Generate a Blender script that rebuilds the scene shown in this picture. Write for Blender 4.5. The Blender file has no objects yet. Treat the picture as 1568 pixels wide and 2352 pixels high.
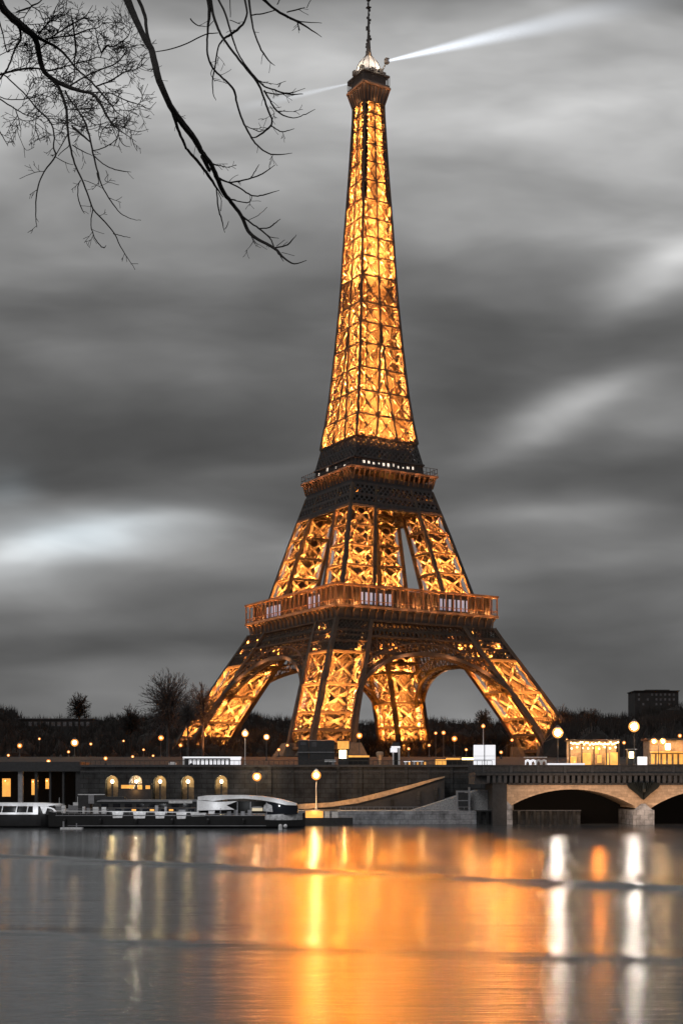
import bpy, bmesh, math, random
from mathutils import Vector, Matrix
random.seed(7)
R = math.radians
scn = bpy.context.scene
C = scn.collection

# ------------------------------------------------------------------ camera
FD, HX, HY, CAMZ = 3025.0, 784.0, 1795.0, 9.7      # focal length and horizon measured on the photo
cd = bpy.data.cameras.new("camera"); cam = bpy.data.objects.new("camera", cd); C.objects.link(cam)
cam.location = (0, 0, CAMZ); cam.rotation_euler = (R(90), 0, 0)
cd.sensor_fit = 'VERTICAL'; cd.sensor_height = 36; cd.sensor_width = 24
cd.lens = 36 * FD / 2352.0
cd.shift_y = (HY - 1176.0) / 2352.0
cd.clip_start = 0.3; cd.clip_end = 9000
scn.camera = cam
scn.view_settings.view_transform = 'Standard'; scn.view_settings.look = 'None'
scn.view_settings.exposure = 0.0; scn.view_settings.gamma = 1.0
scn.render.engine = 'CYCLES'
scn.cycles.use_denoising = True
scn.cycles.max_bounces = 6; scn.cycles.diffuse_bounces = 3; scn.cycles.glossy_bounces = 3
scn.cycles.transmission_bounces = 2; scn.cycles.volume_bounces = 0
scn.cycles.sample_clamp_indirect = 6.0; scn.cycles.sample_clamp_direct = 0
scn.cycles.use_light_tree = True
scn.cycles.caustics_reflective = True

def P(x, y, Y):
    "point of the place seen at (x, y) of the photo when it stands Y metres away"
    return Vector(((x - HX) / FD * Y, Y, CAMZ + (HY - y) / FD * Y))

# ------------------------------------------------------------------ sky
def build_world():
    w = bpy.data.worlds.new("World"); scn.world = w; w.use_nodes = True
    nt = w.node_tree; nt.nodes.clear(); N = nt.nodes; L = nt.links
    out = N.new('ShaderNodeOutputWorld'); bg = N.new('ShaderNodeBackground'); L.new(bg.outputs[0], out.inputs[0])
    def m(op, a, b=None, c=None, clamp=False):
        n = N.new('ShaderNodeMath'); n.operation = op; n.use_clamp = clamp
        for i, v in enumerate((a, b, c)):
            if v is None: continue
            if isinstance(v, (int, float)): n.inputs[i].default_value = v
            else: L.new(v, n.inputs[i])
        return n.outputs[0]
    tc = N.new('ShaderNodeTexCoord'); sp = N.new('ShaderNodeSeparateXYZ'); L.new(tc.outputs['Generated'], sp.inputs[0])
    yy = m('MAXIMUM', m('ABSOLUTE', sp.outputs[1]), 0.25)
    u = m('DIVIDE', sp.outputs[0], yy); v = m('DIVIDE', m('MAXIMUM', sp.outputs[2], 0.0), yy)
    cmb = N.new('ShaderNodeCombineXYZ'); L.new(u, cmb.inputs[0]); L.new(v, cmb.inputs[1])
    # wobble so that streak edges stay ragged
    nz = N.new('ShaderNodeTexNoise'); nz.inputs['Scale'].default_value = 6; nz.inputs['Detail'].default_value = 3
    mp0 = N.new('ShaderNodeMapping'); mp0.inputs['Scale'].default_value = (0.5, 2.0, 1); mp0.inputs['Rotation'].default_value = (0, 0, R(-12))
    L.new(cmb.outputs[0], mp0.inputs[0]); L.new(mp0.outputs[0], nz.inputs['Vector'])
    vs = N.new('ShaderNodeVectorMath'); vs.operation = 'SUBTRACT'; L.new(nz.outputs['Color'], vs.inputs[0]); vs.inputs[1].default_value = (.5, .5, .5)
    sc = N.new('ShaderNodeVectorMath'); sc.operation = 'MULTIPLY'; L.new(vs.outputs[0], sc.inputs[0]); sc.inputs[1].default_value = (.10, .055, 0)
    ad = N.new('ShaderNodeVectorMath'); ad.operation = 'ADD'; L.new(cmb.outputs[0], ad.inputs[0]); L.new(sc.outputs[0], ad.inputs[1])
    uv = ad.outputs[0]
    s2 = N.new('ShaderNodeSeparateXYZ'); L.new(uv, s2.inputs[0])
    ramp = N.new('ShaderNodeValToRGB'); cr = ramp.color_ramp; cr.interpolation = 'B_SPLINE'
    stops = [(1795, 122), (1620, 118), (1520, 98), (1400, 100), (1250, 122), (1120, 96), (1000, 92), (850, 100), (700, 108), (600, 124), (470, 148), (330, 174), (100, 188), (5, 140)]
    lin = lambda g: ((g / 255 + .055) / 1.055) ** 2.4
    vmax = 0.6
    while len(cr.elements) > 1: cr.elements.remove(cr.elements[0])
    for k, (yp, g) in enumerate(stops):
        pos = (HY - yp) / FD / vmax
        e = cr.elements[0] if k == 0 else cr.elements.new(pos)
        e.position = pos; e.color = (lin(g),) * 3 + (1,)
    L.new(m('DIVIDE', s2.outputs[1], vmax), ramp.inputs[0])
    # streaks: x, y, rx, ry, slope angle, amplitude (log2 stops)
    blobs = [(10, 385, 190, 70, 0, .35), (220, 960, 380, 130, 8, -.45), (560, 760, 260, 120, 25, -.3), (620, 980, 200, 70, 15, -.25), (110, 1265, 210, 62, 10, .8), (270, 1225, 220, 56, 8, .65), (-20, 1300, 220, 45, 8, .75), (180, 1275, 400, 100, 6, .7), (430, 1190, 200, 34, 10, .45),
             (0, 1110, 75, 80, 0, .95), (650, 1062, 150, 26, 8, .5), (70, 815, 230, 50, -12, .55), (560, 1160, 330, 34, -3, -.55),
             (470, 885, 90, 70, -20, .28), (1560, 610, 200, 60, 28, 1.4), (1235, 975, 175, 46, 22, 1.35), (1400, 885, 165, 48, 16, 1.15),
             (1560, 950, 130, 50, 10, .6), (1060, 860, 200, 80, 20, -.25), (1330, 1075, 330, 40, 5, -.4), (1260, 1175, 280, 28, 4, .75),
             (1470, 1440, 260, 130, 0, -.55), (1300, 170, 400, 140, 8, .2), (120, 700, 260, 70, 8, -.12), (330, 1480, 360, 30, 6, -.3),
             (60, 1440, 220, 26, 8, .28), (430, 1370, 320, 22, 8, -.22), (120, 1560, 260, 28, 3, .18), (1200, 1290, 250, 28, 3, .22),
             (1480, 760, 220, 36, 14, -.3), (660, 760, 220, 50, 10, -.15), (1380, 1330, 220, 28, 2, -.3), (300, 1110, 240, 30, -2, -.35)]
    tot = None; warm = None
    for k, (bx, by, rx, ry, ang, amp) in enumerate(blobs):
        cx, cy = (bx - HX) / FD, (HY - by) / FD
        sb = N.new('ShaderNodeVectorMath'); sb.operation = 'SUBTRACT'; L.new(uv, sb.inputs[0]); sb.inputs[1].default_value = (cx, cy, 0)
        rt = N.new('ShaderNodeVectorRotate'); rt.rotation_type = 'Z_AXIS'; rt.inputs['Angle'].default_value = R(-ang); L.new(sb.outputs[0], rt.inputs['Vector'])
        ml = N.new('ShaderNodeVectorMath'); ml.operation = 'MULTIPLY'; L.new(rt.outputs[0], ml.inputs[0]); ml.inputs[1].default_value = (FD / rx, FD / ry, 0)
        dt = N.new('ShaderNodeVectorMath'); dt.operation = 'DOT_PRODUCT'; L.new(ml.outputs[0], dt.inputs[0]); L.new(ml.outputs[0], dt.inputs[1])
        g = m('MULTIPLY', m('EXPONENT', m('MULTIPLY', dt.outputs['Value'], -1.0)), amp)
        tot = g if tot is None else m('ADD', tot, g)
        if k in (4, 5, 9): warm = g if warm is None else m('ADD', warm, g)
    # wind-drawn streak noise
    n1 = N.new('ShaderNodeTexNoise'); n1.inputs['Scale'].default_value = 5; n1.inputs['Detail'].default_value = 4; n1.inputs['Roughness'].default_value = .45
    mp1 = N.new('ShaderNodeMapping'); mp1.inputs['Scale'].default_value = (1.0, 2.9, 1); mp1.inputs['Rotation'].default_value = (0, 0, R(-17)); mp1.inputs['Location'].default_value = (1.3, .4, 0)
    L.new(uv, mp1.inputs[0]); L.new(mp1.outputs[0], n1.inputs['Vector'])
    tot = m('ADD', tot, m('MULTIPLY', m('SUBTRACT', n1.outputs['Fac'], .5), 2.9))
    k_ = m('POWER', 2.0, tot)
    sepc = N.new('ShaderNodeSeparateColor'); L.new(ramp.outputs[0], sepc.inputs[0])
    val = m('MULTIPLY', sepc.outputs[0], k_)
    tint = N.new('ShaderNodeMix'); tint.data_type = 'RGBA'; tint.inputs['A'].default_value = (1.0, 1.0, .995, 1); tint.inputs['B'].default_value = (.90, 1.0, 1.06, 1)
    L.new(m('MULTIPLY', warm, .7, clamp=True), tint.inputs['Factor'])
    sv = N.new('ShaderNodeVectorMath'); sv.operation = 'SCALE'; L.new(tint.outputs['Result'], sv.inputs[0]); L.new(val, sv.inputs['Scale'])
    # a thin share of clear twilight behind the cloud
    sky = N.new('ShaderNodeTexSky'); sky.sky_type = 'NISHITA'; sky.sun_disc = False; sky.sun_elevation = R(4); sky.sun_rotation = R(215)
    hs = N.new('ShaderNodeHueSaturation'); hs.inputs['Saturation'].default_value = .0; L.new(sky.outputs[0], hs.inputs['Color'])
    s3 = N.new('ShaderNodeVectorMath'); s3.operation = 'SCALE'; s3.inputs['Scale'].default_value = .004; L.new(hs.outputs[0], s3.inputs[0])
    fin = N.new('ShaderNodeVectorMath'); fin.operation = 'ADD'; L.new(sv.outputs[0], fin.inputs[0]); L.new(s3.outputs[0], fin.inputs[1])
    L.new(fin.outputs[0], bg.inputs['Color']); bg.inputs['Strength'].default_value = 1.0
build_world()
sl = bpy.data.lights.new("sun", 'SUN'); sl.energy = .6; sl.angle = R(25); sl.color = (1, .98, .95)
so = bpy.data.objects.new("sun", sl); C.objects.link(so); so.rotation_euler = (R(52), 0, R(-35))

# ------------------------------------------------------------------ materials
def globe_mat(name, core, edge, es, ee):  # amber rim painted into the glow imitates a halo round the lamp
    m = bpy.data.materials.new(name); m.use_nodes = True; nt = m.node_tree; N = nt.nodes; L = nt.links
    b = N['Principled BSDF']; b.inputs['Base Color'].default_value = (*edge, 1); b.inputs['Roughness'].default_value = .4
    lw = N.new('ShaderNodeLayerWeight'); lw.inputs['Blend'].default_value = .5
    r = N.new('ShaderNodeMapRange'); r.inputs['From Min'].default_value = .05; r.inputs['From Max'].default_value = .17; L.new(lw.outputs['Facing'], r.inputs['Value'])
    mx = N.new('ShaderNodeMix'); mx.data_type = 'RGBA'; mx.inputs['A'].default_value = (*[c * es for c in core], 1); mx.inputs['B'].default_value = (*[c * ee for c in edge], 1)
    L.new(r.outputs[0], mx.inputs['Factor']); L.new(mx.outputs['Result'], b.inputs['Emission Color']); b.inputs['Emission Strength'].default_value = 1
    return m
def mat(name, col, rough=.7, var=.0, scale=1.0, bump=0.0, metal=0.0, emit=None, es=0.0, bricks=None, stretch=(1, 1, 1)):
    m = bpy.data.materials.new(name); m.use_nodes = True; nt = m.node_tree; N = nt.nodes; L = nt.links
    b = N['Principled BSDF']; b.inputs['Base Color'].default_value = (*col, 1); b.inputs['Roughness'].default_value = rough
    b.inputs['Metallic'].default_value = metal
    if emit: b.inputs['Emission Color'].default_value = (*emit, 1); b.inputs['Emission Strength'].default_value = es
    if var or bump:
        tc = N.new('ShaderNodeTexCoord'); mp = N.new('ShaderNodeMapping'); mp.inputs['Scale'].default_value = stretch
        L.new(tc.outputs['Object'], mp.inputs[0])
        n = N.new('ShaderNodeTexNoise'); n.inputs['Scale'].default_value = scale; n.inputs['Detail'].default_value = 6; n.inputs['Roughness'].default_value = .65
        L.new(mp.outputs[0], n.inputs['Vector'])
        r = N.new('ShaderNodeMapRange'); r.inputs['From Min'].default_value = .3; r.inputs['From Max'].default_value = .7
        r.inputs['To Min'].default_value = 1 - var; r.inputs['To Max'].default_value = 1 + var; L.new(n.outputs['Fac'], r.inputs['Value'])
        src = None
        if bricks:
            bw, bh, mort = bricks
            br = N.new('ShaderNodeTexBrick'); br.inputs['Scale'].default_value = 1; br.inputs['Brick Width'].default_value = bw; br.inputs['Row Height'].default_value = bh
            br.inputs['Mortar Size'].default_value = mort; br.inputs['Color1'].default_value = (*[c * 1.12 for c in col], 1); br.inputs['Color2'].default_value = (*[c * .8 for c in col], 1)
            br.inputs['Mortar'].default_value = (*[c * .35 for c in col], 1)
            sx = N.new('ShaderNodeSeparateXYZ'); cb = N.new('ShaderNodeCombineXYZ'); L.new(tc.outputs['Object'], sx.inputs[0])
            ad = N.new('ShaderNodeMath'); ad.operation = 'ADD'; L.new(sx.outputs[0], ad.inputs[0]); L.new(sx.outputs[1], ad.inputs[1])
            L.new(ad.outputs[0], cb.inputs[0]); L.new(sx.outputs[2], cb.inputs[1]); L.new(cb.outputs[0], br.inputs['Vector'])
            src = br.outputs['Color']
        v = N.new('ShaderNodeVectorMath'); v.operation = 'SCALE'; L.new(r.outputs[0], v.inputs['Scale'])
        if src: L.new(src, v.inputs[0])
        else: v.inputs[0].default_value = col
        L.new(v.outputs[0], b.inputs['Base Color'])
        if bump:
            bp = N.new('ShaderNodeBump'); bp.inputs['Strength'].default_value = bump; bp.inputs['Distance'].default_value = .1
            L.new(n.outputs['Fac'], bp.inputs['Height']); L.new(bp.outputs[0], b.inputs['Normal'])
    return m
IRON = (.048, .032, .021)
M = dict(
    iron=mat('brown_painted_iron', IRON, .75, .45, .35),
    irondark=mat('dark_iron', (.035, .03, .03), .6, .3, .5),
    panel=mat('platform_cladding', (.13, .075, .04), .6, .3, .4),
    glassdark=mat('dark_glass', (.012, .014, .02), .12),
    paleglass=mat('sky_glow_glass', (.5, .55, .68), .2, emit=(.62, .7, .95), es=.32),  # bluish glow painted in for sky reflected by the panes
    litpane=mat('lit_window', (.5, .4, .3), .4, emit=(1, .85, .7), es=1.1),
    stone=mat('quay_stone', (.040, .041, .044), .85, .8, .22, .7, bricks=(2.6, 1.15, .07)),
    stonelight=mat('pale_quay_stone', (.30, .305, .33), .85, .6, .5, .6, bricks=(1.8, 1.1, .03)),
    cobble=mat('cobbled_slope', (.34, .34, .35), .9, .5, 3.0, .8),
    copestone=mat('coping_stone', (.06, .06, .065), .8, .3, 2),
    rampwall=mat('ramp_parapet_stone', (.36, .27, .19), .8, .35, 1.2, .4),
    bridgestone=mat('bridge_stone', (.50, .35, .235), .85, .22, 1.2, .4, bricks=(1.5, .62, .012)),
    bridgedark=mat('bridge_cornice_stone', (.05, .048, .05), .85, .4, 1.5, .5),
    void=mat('shade_black', (.006, .006, .007), .9),  # near-black colour painted in for deep shade
    ground=mat('packed_ground', (.03, .027, .024), .95, .4, .1, .4),
    footing=mat('masonry_footing', (.07, .06, .05), .9, .3, .6, .4),
    bark=mat('dark_bark', (.022, .019, .018), .9, .4, 20, .6),
    wood=mat('far_bare_wood', (.020, .017, .016), .95, .4, .2),
    woodpale=mat('pale_bare_crown', (.06, .055, .055), .95, .4, .2),
    white=mat('white_paint', (.85, .85, .87), .45, .12, 2),
    grey=mat('grey_paint', (.28, .28, .3), .5, .25, 1.5),
    dgrey=mat('dark_grey_paint', (.035, .035, .038), .5, .3, 1.5),
    hull=mat('black_hull', (.011, .011, .012), .35, .4, .8),
    bowgrey=mat('bow_plating', (.55, .55, .57), .5, .6, 1.2, .4),
    post=mat('lamp_post_iron', (.05, .05, .055), .5),
    postpale=mat('pale_lamp_post', (.45, .45, .47), .5),
    globe=globe_mat('lit_globe', (1, .80, .55), (1, .38, .08), 22, 1.05),
    nglobe=mat('niche_globe', (1, .9, .7), .4, emit=(1, .75, .4), es=14),
    globeo=globe_mat('amber_globe', (1, .62, .25), (1, .30, .05), 4, .85),
    globew=globe_mat('white_hot_lamp', (1, .93, .84), (1, .42, .10), 340, 1.15),
    bulb=mat('bulb', (1, .8, .5), .4, emit=(1, .70, .30), es=10),
    amberpane=mat('self_lit_amber', (.6, .35, .1), .5, .5, .8, emit=(1, .45, .09), es=.9),  # glows by itself; on awnings and panels it stands in for lamplight
    screen=mat('self_lit_white', (.8, .8, .82), .5, emit=(.95, .95, 1), es=.75),  # glows by itself; also brightens roofs, table tops and canvas as painted light
    bronze=mat('dark_bronze', (.012, .014, .012), .45, .4, 3, metal=.3),
    farwall=mat('far_building', (.022, .021, .022), .9, .3, .3),
    farpale=mat('far_pale_windows', (.10, .10, .11), .8, .5, .5),
    dome=mat('glare_pale_dome', (.62, .60, .60), .45, .2, .6),  # pale colour stands in for searchlight glare on the dome
    tarp=mat('pale_tarpaulin', (.78, .78, .80), .7, .25, 2),
)

# ------------------------------------------------------------------ mesh helpers
class MB:
    def __init__(s): s.v = []; s.f = []
    def quad(s, a, b, c, d):
        n = len(s.v); s.v += [tuple(a), tuple(b), tuple(c), tuple(d)]; s.f.append((n, n+1, n+2, n+3)); return s
    def box(s, x0, x1, y0, y1, z0, z1):
        n = len(s.v); s.v += [(x, y, z) for z in (z0, z1) for (x, y) in ((x0, y0), (x1, y0), (x1, y1), (x0, y1))]
        s.f += [(n, n+3, n+2, n+1), (n+4, n+5, n+6, n+7), (n, n+1, n+5, n+4), (n+1, n+2, n+6, n+5), (n+2, n+3, n+7, n+6), (n+3, n, n+4, n+7)]; return s
    def bar(s, p, q, w, d=None, up=(0, 0, 1), caps=False):
        p = Vector(p); q = Vector(q); t = q - p
        if t.length < 1e-6: return s
        t.normalize(); u = Vector(up); a = t.cross(u)
        if a.length < 1e-3: a = t.cross(Vector((1, 0, 0)))
        a.normalize(); b = a.cross(t); d = d or w; a = a * (w / 2); b = b * (d / 2)
        n = len(s.v)
        for c in (p, q): s.v += [tuple(c - a - b), tuple(c + a - b), tuple(c + a + b), tuple(c - a + b)]
        s.f += [(n, n+1, n+5, n+4), (n+1, n+2, n+6, n+5), (n+2, n+3, n+7, n+6), (n+3, n, n+4, n+7)]
        if caps: s.f += [(n+3, n+2, n+1, n), (n+4, n+5, n+6, n+7)]
        return s
    def tube(s, pts, rad, k=5):
        pts = [Vector(p) for p in pts]; n0 = len(s.v)
        for i, p in enumerate(pts):
            t = (pts[min(i+1, len(pts)-1)] - pts[max(i-1, 0)]).normalized()
            a = t.cross(Vector((.13, 1, .07)));
            if a.length < 1e-3: a = t.cross(Vector((1, 0, 0)))
            a.normalize(); b = a.cross(t); r = rad[i] if isinstance(rad, (list, tuple)) else rad
            for j in range(k):
                g = 2 * math.pi * j / k; s.v.append(tuple(p + a * math.cos(g) * r + b * math.sin(g) * r))
        for i in range(len(pts) - 1):
            for j in range(k):
                s.f.append((n0 + i*k + j, n0 + i*k + (j+1) % k, n0 + (i+1)*k + (j+1) % k, n0 + (i+1)*k + j))
        s.f.append(tuple(n0 + j for j in range(k))[::-1]); s.f.append(tuple(n0 + (len(pts)-1)*k + j for j in range(k)))
        return s
    def prism(s, poly, y0, y1):
        "polygon in the x-z plane pulled from y0 to y1"
        n = len(s.v); k = len(poly)
        s.v += [(x, y0, z) for x, z in poly] + [(x, y1, z) for x, z in poly]
        s.f.append(tuple(range(n, n + k))); s.f.append(tuple(range(n + 2*k - 1, n + k - 1, -1)))
        for i in range(k): j = (i + 1) % k; s.f.append((n + i, n + k + i, n + k + j, n + j))
        return s
    def lathe(s, prof, c=(0, 0, 0), k=16):
        n = len(s.v)
        for r, z in prof:
            for j in range(k):
                g = 2 * math.pi * j / k; s.v.append((c[0] + r * math.cos(g), c[1] + r * math.sin(g), c[2] + z))
        for i in range(len(prof) - 1):
            for j in range(k): s.f.append((n + i*k + j, n + i*k + (j+1) % k, n + (i+1)*k + (j+1) % k, n + (i+1)*k + j))
        s.f.append(tuple(n + j for j in range(k))[::-1]); s.f.append(tuple(n + (len(prof)-1)*k + j for j in range(k)))
        return s
    def ball(s, c, r, k=12, q=8):
        return s.lathe([(max(.001, r * math.sin(math.pi * i / q)), -r * math.cos(math.pi * i / q)) for i in range(q + 1)], c, k)
    def lattice(s, a, b, c, d, nx, ny, w, t=None, nrm=(0, 0, 1), jit=0):
        "X-braced cells over the quad a-b (bottom) d-c (top)"
        a, b, c, d = map(Vector, (a, b, c, d))
        def q(u, v): return (a.lerp(b, u)).lerp(d.lerp(c, u), v)
        for i in range(nx):
            for j in range(ny):
                u0, u1, v0, v1 = i/nx, (i+1)/nx, j/ny, (j+1)/ny
                s.bar(q(u0, v0), q(u1, v1), w, t, nrm); s.bar(q(u1, v0), q(u0, v1), w, t, nrm)
        return s
    def build(s, name, m, parent=None, smooth=False, fixn=False):
        me = bpy.data.meshes.new(name); me.from_pydata(s.v, [], s.f); me.update()
        me.materials.append(M[m] if isinstance(m, str) else m)
        if fixn:
            b_m = bmesh.new(); b_m.from_mesh(me); bmesh.ops.recalc_face_normals(b_m, faces=b_m.faces); b_m.to_mesh(me); b_m.free()
        if smooth:
            for p in me.polygons: p.use_smooth = True
        o = bpy.data.objects.new(name, me); C.objects.link(o)
        if parent: o.parent = parent
        return o
def tag(o, label=None, cat=None, group=None, kind=None):
    if label: o['label'] = label
    if cat: o['category'] = cat
    if group: o['group'] = group
    if kind: o['kind'] = kind
    return o
def thing(name, label, cat, loc=(0, 0, 0), rz=0, group=None, kind=None):
    o = bpy.data.objects.new(name, None); C.objects.link(o); o.location = loc; o.rotation_euler = (0, 0, rz)
    o.empty_display_size = .5
    return tag(o, label, cat, group, kind)
def struct(name, mb, m): return tag(mb.build(name, m), kind='structure')
_ld = {}
def lamp(parent, loc, power, col=(1, .6, .22), rad=.25, aim=None):
    key = (round(power), col, aim is None)
    if key not in _ld:
        l = bpy.data.lights.new('flood_and_fill_light', 'POINT' if aim is None else 'SPOT'); l.energy = power; l.color = col; l.shadow_soft_size = 0; _ld[key] = l
        if aim is not None: l.spot_size = R(172); l.spot_blend = .25
    o = bpy.data.objects.new('flood_and_fill_light', _ld[key]); C.objects.link(o); o.location = loc  # shared by real lamps and added fill lights
    if aim is not None: o.rotation_mode = 'QUATERNION'; o.rotation_quaternion = Vector(aim).to_track_quat('-Z', 'Y')
    if parent: o.parent = parent
    return o
def interp(tab, x):
    if x <= tab[0][0]: return tab[0][1]
    for (a, va), (b, vb) in zip(tab, tab[1:]):
        if x <= b: return va + (vb - va) * (x - a) / (b - a)
    return tab[-1][1]

# ------------------------------------------------------------------ the setting: water, ground
QY = 300.0
def water_material():
    m = bpy.data.materials.new('river_water'); m.use_nodes = True; nt = m.node_tree; N = nt.nodes; L = nt.links
    b = N['Principled BSDF']; b.inputs['Base Color'].default_value = (.055, .058, .062, 1); b.inputs['Roughness'].default_value = .17; b.inputs['IOR'].default_value = 1.5
    tc = N.new('ShaderNodeTexCoord')
    def noise(sx, sy, sc, det):
        mp = N.new('ShaderNodeMapping'); mp.inputs['Scale'].default_value = (sx, sy, 1); L.new(tc.outputs['Object'], mp.inputs[0])
        n = N.new('ShaderNodeTexNoise'); n.inputs['Scale'].default_value = sc; n.inputs['Detail'].default_value = det; L.new(mp.outputs[0], n.inputs['Vector']); return n.outputs['Fac']
    def mm(op, a, c):
        n = N.new('ShaderNodeMath'); n.operation = op
        for i, v in enumerate((a, c)):
            if isinstance(v, (int, float)): n.inputs[i].default_value = v
            else: L.new(v, n.inputs[i])
        return n.outputs[0]
    h = mm('ADD', mm('MULTIPLY', noise(.25, 1.3, .5, 3), .55), mm('MULTIPLY', noise(.10, .5, .35, 2), 1.1))
    h = mm('ADD', h, mm('MULTIPLY', noise(.35, 3.6, 1.0, 4), .34))
    sx = N.new('ShaderNodeSeparateXYZ'); L.new(tc.outputs['Object'], sx.inputs[0])
    # two long smooth wakes left by passing boats
    wob = mm('MULTIPLY', noise(.05, .05, 1, 2), 9)
    for (x0, y0, x1, y1, wd, amp) in ((-46, 178, 17, 133, 7.5, 13), (-22, 85, 11.4, 74, 2.6, 2.2)):
        sl_ = (y1 - y0) / (x1 - x0)
        dd = mm('SUBTRACT', mm('ADD', sx.outputs[1], wob), mm('ADD', mm('MULTIPLY', sx.outputs[0], sl_), y0 - sl_ * x0 + 4.5))
        dd = mm('DIVIDE', dd, wd)
        g = mm('MULTIPLY', mm('EXPONENT', mm('MULTIPLY', mm('MULTIPLY', dd, dd), -1), 0), amp)
        h = mm('ADD', h, g)
    bp = N.new('ShaderNodeBump'); bp.inputs['Strength'].default_value = 1.0; bp.inputs['Distance'].default_value = .09
    L.new(h, bp.inputs['Height']); L.new(bp.outputs[0], b.inputs['Normal'])
    return m
wm = water_material()
struct('river', MB().quad((-2500, -60, 0), (2500, -60, 0), (2500, 420, 0), (-2500, 420, 0)), wm)
# ground: near bank below and behind the camera, far bank rising to the hill
g = MB(); g.box(-400, 400, -300, 5, -2, 7.9); struct('near_quay', g, 'stone')
gm = MB()
prof = [(330, 13.3), (420, 17.5), (480, 18.7), (640, 18.9), (760, 30), (860, 41), (1000, 50), (1500, 58), (8000, 60)]
xs = [-6000, -2500, -900, -400, -200, -100, 0, 60, 140, 220, 300, 450, 900, 2500, 6000]
nv = []
for (y, z) in prof:
    for x in xs:
        zz = z
        if y > 700: zz = z + (6 * math.sin(x * .011 + 1.2) + 4 * math.sin(x * .023)) * min(1, (y - 700) / 150) - (9 if -60 < x < 130 else 0)
        nv.append((x, y, zz))
gm.v = nv; k = len(xs)
gm.f = [(j*k+i, j*k+i+1, (j+1)*k+i+1, (j+1)*k+i) for j in range(len(prof)-1) for i in range(k-1)]
struct('ground', gm, 'ground')

exec_order = []
# ------------------------------------------------------------------ tower
TB = Vector(((846 - HX) / FD * 550, 550, 18.75))
W = [(0, 62.8), (11, 58.4), (20.7, 53.6), (30.9, 48.4), (49, 38.9), (53, 37.0), (57, 35.4), (66.4, 30.9), (90, 24.6), (110, 18.9), (116, 17.6), (121.5, 16.6), (131.5, 14.45),
     (147, 12.3), (169, 10.35), (193, 8.6), (218.7, 7.4), (241.4, 6.1), (269, 4.8), (272, 4.75)]
Bt = [(0, 17.0), (16, 16.2), (30, 16.0), (45, 15.7), (57, 15.0), (67, 14.2), (90, 12.2), (105, 11.0), (116, 10.2), (131, 9.6), (300, 9.6)]
CH = [(0, 1.9), (50, 1.6), (67, 1.35), (110, 1.1), (131, .85), (200, .7), (272, .55)]
w_ = lambda h: interp(W, h)
b_ = lambda h: min(interp(Bt, h), w_(h))
c_ = lambda h: interp(CH, h)
tower = thing('lattice_tower', 'tall wrought iron lattice tower glowing golden from within, on four arched legs', 'tower', TB, R(30.5))
def fp(k, s, h, inset=0, wadd=0):
    "point on tower side k, s metres along it from its middle, inset metres behind the face"
    w = w_(h) + wadd - inset
    x, y = s, -w
    for _ in range(k): x, y = -y, x
    return Vector((x, y, h))
def outn(k):
    x, y = 0, -1
    for _ in range(k): x, y = -y, x
    return Vector((x, y, 0))
WARM = (1, .36, .07)
LPOW = 2.95
def pil(sx, sy, i, j, h):
    w, b = w_(h), b_(h)
    return Vector((sx * (w - i * b), sy * (w - j * b), h))
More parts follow.
